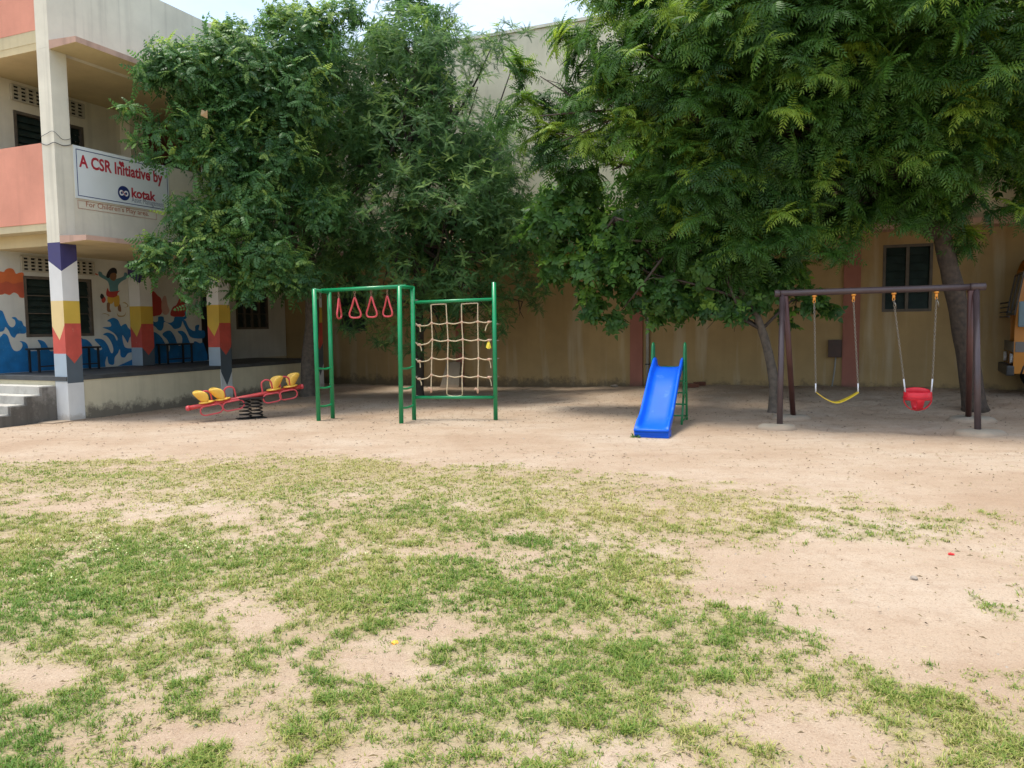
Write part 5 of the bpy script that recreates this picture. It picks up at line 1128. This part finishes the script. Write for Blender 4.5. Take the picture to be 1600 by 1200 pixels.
scatter('leaf_litter', 11000, (-8, 11), (8.6, 16), leaf_quads(.006, .024, .42), LIT, 'scattered dry leaves and twigs on the bare earth', 'leaf litter', 61, lambda x, y: .25 + .6 * sstep(y, 10.5, 13))
scatter('lawn_litter', 3600, (-7, 7), (2.5, 9), leaf_quads(.003, .014, .35), LIT, 'tiny dry bits lying between the grass patches', 'leaf litter', 62)
def covmask(k):
    return lambda x, y: cover(x, y)[0] * k
m, t, b = new_mat('dry_straw'); at = N(t, 'ShaderNodeAttribute', attribute_name='tint'); c = ramp(t, at.outputs['Fac'], [(0, (.20, .15, .08)), (.6, (.42, .34, .18)), (1, (.55, .47, .28))]); t.links.new(c.outputs[0], b.inputs['Base Color']); b.inputs['Roughness'].default_value = .85
STR = m
scatter('dry_straw', 26000, (-7, 7), (2.3, 9.5), leaf_quads(.008, .024, .05), STR, 'dry straw and dead grass runners lying flat between the green blades', 'dry grass', 66, lambda x, y: .10 + .8 * np.clip(cover(x, y)[0] * 1.6, 0, 1))
scatter('clover_weeds', 15000, (-6, 6), (2.4, 8), leaf_quads(.004, .0105, .55), HEART, 'tiny broad-leaved weeds growing among the lawn grass', 'weeds', 67, lambda x, y: sstep(fbm(x * 1.7, y * 1.7, 83), .48, .62) * cover(x, y)[0])
def pebbles(x, y, rg):
    n = len(x); r = rg.uniform(.004, .011, n) * (1 + (rg.random(n) < .05) * 1.2); z = gz(x, y); o = np.array([(1, 0, 0), (-.5, .87, 0), (-.5, -.87, 0), (.1, 0, .75), (-.3, .1, .6)])
    V = (np.stack([x, y, z], -1)[:, None] + o[None] * r[:, None, None]).reshape(-1, 3); i = np.arange(n) * 5
    T = np.concatenate([np.stack(q, -1) for q in ((i, i + 1, i + 3), (i + 1, i + 2, i + 4), (i + 2, i, i + 3), (i + 1, i + 4, i + 3), (i + 4, i + 2, i + 3))]); return V, T, np.repeat(rg.random(n), 5)
scatter('pebbles', 1500, (-8, 10), (2.6, 13), pebbles, 'stone', 'small pebbles in the sandy soil', 'pebbles', 63)
# low flowering weeds in the lawn on the left
def flowers(x, y, rg):
    n = len(x); z = gz(x, y) + rg.uniform(.03, .075, n); r = rg.uniform(.005, .011, n); q = rg.uniform(0, 6.28, n); p = []
    for k in range(4): p.append(np.stack([x + r * np.cos(q + k * 1.57), y + r * np.sin(q + k * 1.57), z + r * (.5 if k % 2 else -.2)], -1))
    V = np.stack(p, 1).reshape(-1, 3); i = np.arange(n) * 4; return V, np.concatenate([np.stack([i, i + 1, i + 2], -1), np.stack([i, i + 2, i + 3], -1)]), np.repeat(rg.random(n), 4)
m, t, b = new_mat('pale_weed_flower'); b.inputs['Base Color'].default_value = (.46, .52, .24, 1); FLW = m
def fmask(x, y):
    px, py = topx(x, y, np.zeros_like(x)); s = 0
    for (ex_, ey, rx_, ry, val) in ((250, 870, 130, 22, 1), (130, 850, 60, 10, .8), (190, 820, 40, 8, .8), (90, 910, 70, 14, .6), (40, 860, 50, 12, .5), (600, 870, 40, 8, .5)): s = s + val * np.exp(-(((px - ex_) / rx_) ** 2 + ((py - ey) / ry) ** 2) * 1.4)
    return np.clip(s * (.3 + 1.2 * (fbm(x * 5, y * 5, 77) > .5)), 0, 1)
scatter('weed_flowers', 3000, (-5, 0), (4.4, 7.5), flowers, FLW, 'pale flowering weeds in the left part of the lawn', 'weeds', 64, fmask)
def small(name, px, py, r, mat, label, cat, seed=1, zs=.6):
    p = G(px, py, 0); p[2] = gz(p[0], p[1]); rg = np.random.default_rng(seed); bm = bmesh.new(); bmesh.ops.create_icosphere(bm, subdivisions=2, radius=r)
    for v in bm.verts: v.co = v.co * (1 + rg.normal() * .14); v.co.z *= zs
    bm.verts.index_update(); mb = MB(); mb.add([p + np.array(v.co) + Z3 * r * zs * .6 for v in bm.verts], [[q.index for q in f.verts] for f in bm.faces]); bm.free(); return tag(mb.build(name, mat), label, cat)
small('plastic_scrap', 1486, 866, .020, 'redscrap', 'tiny red plastic scrap on the bare sand at the right', 'litter', 2, .4)
small('plastic_scrap', 1038, 1029, .018, 'greenscrap', 'tiny lime green scrap in the grass', 'litter', 3, .3)
small('marigold', 617, 1003, .018, 'orangefl', 'wilted orange flower head lying on the lawn', 'flower', 4, .6)
small('stone', 1428, 907, .022, 'stone', 'dark pebble on the bare sand right of the lawn', 'stone', 5)
small('stone', 960, 611, .09, 'stone', 'grey stone at the foot of the wall left of the slide', 'stone', 6, .4)
bq_ = [(1082, 610, 0), (1093, 608, .4), (1090, 603, .9)]
for i, (px, py, rz) in enumerate(bq_):
    p = G(px, py, .1); p[2] = gz(p[0], p[1]) + (.0 if i < 2 else .09); ca, sa = math.cos(rz), math.sin(rz)
    mb = MB(); mb.box(lambda a, b_, c: p + np.array([a * ca - b_ * sa, a * sa + b_ * ca, c]), -.12, .12, -.06, .06, 0, .085, bev=.008)
    tag(mb.build('brick', 'rustbrick'), ('broken red brick by the wall nearest the slide ladder', 'broken red brick by the wall farther right of the slide ladder', 'broken red brick lying on top of the pair by the wall')[i], 'brick', 'bricks by the wall behind the slide')
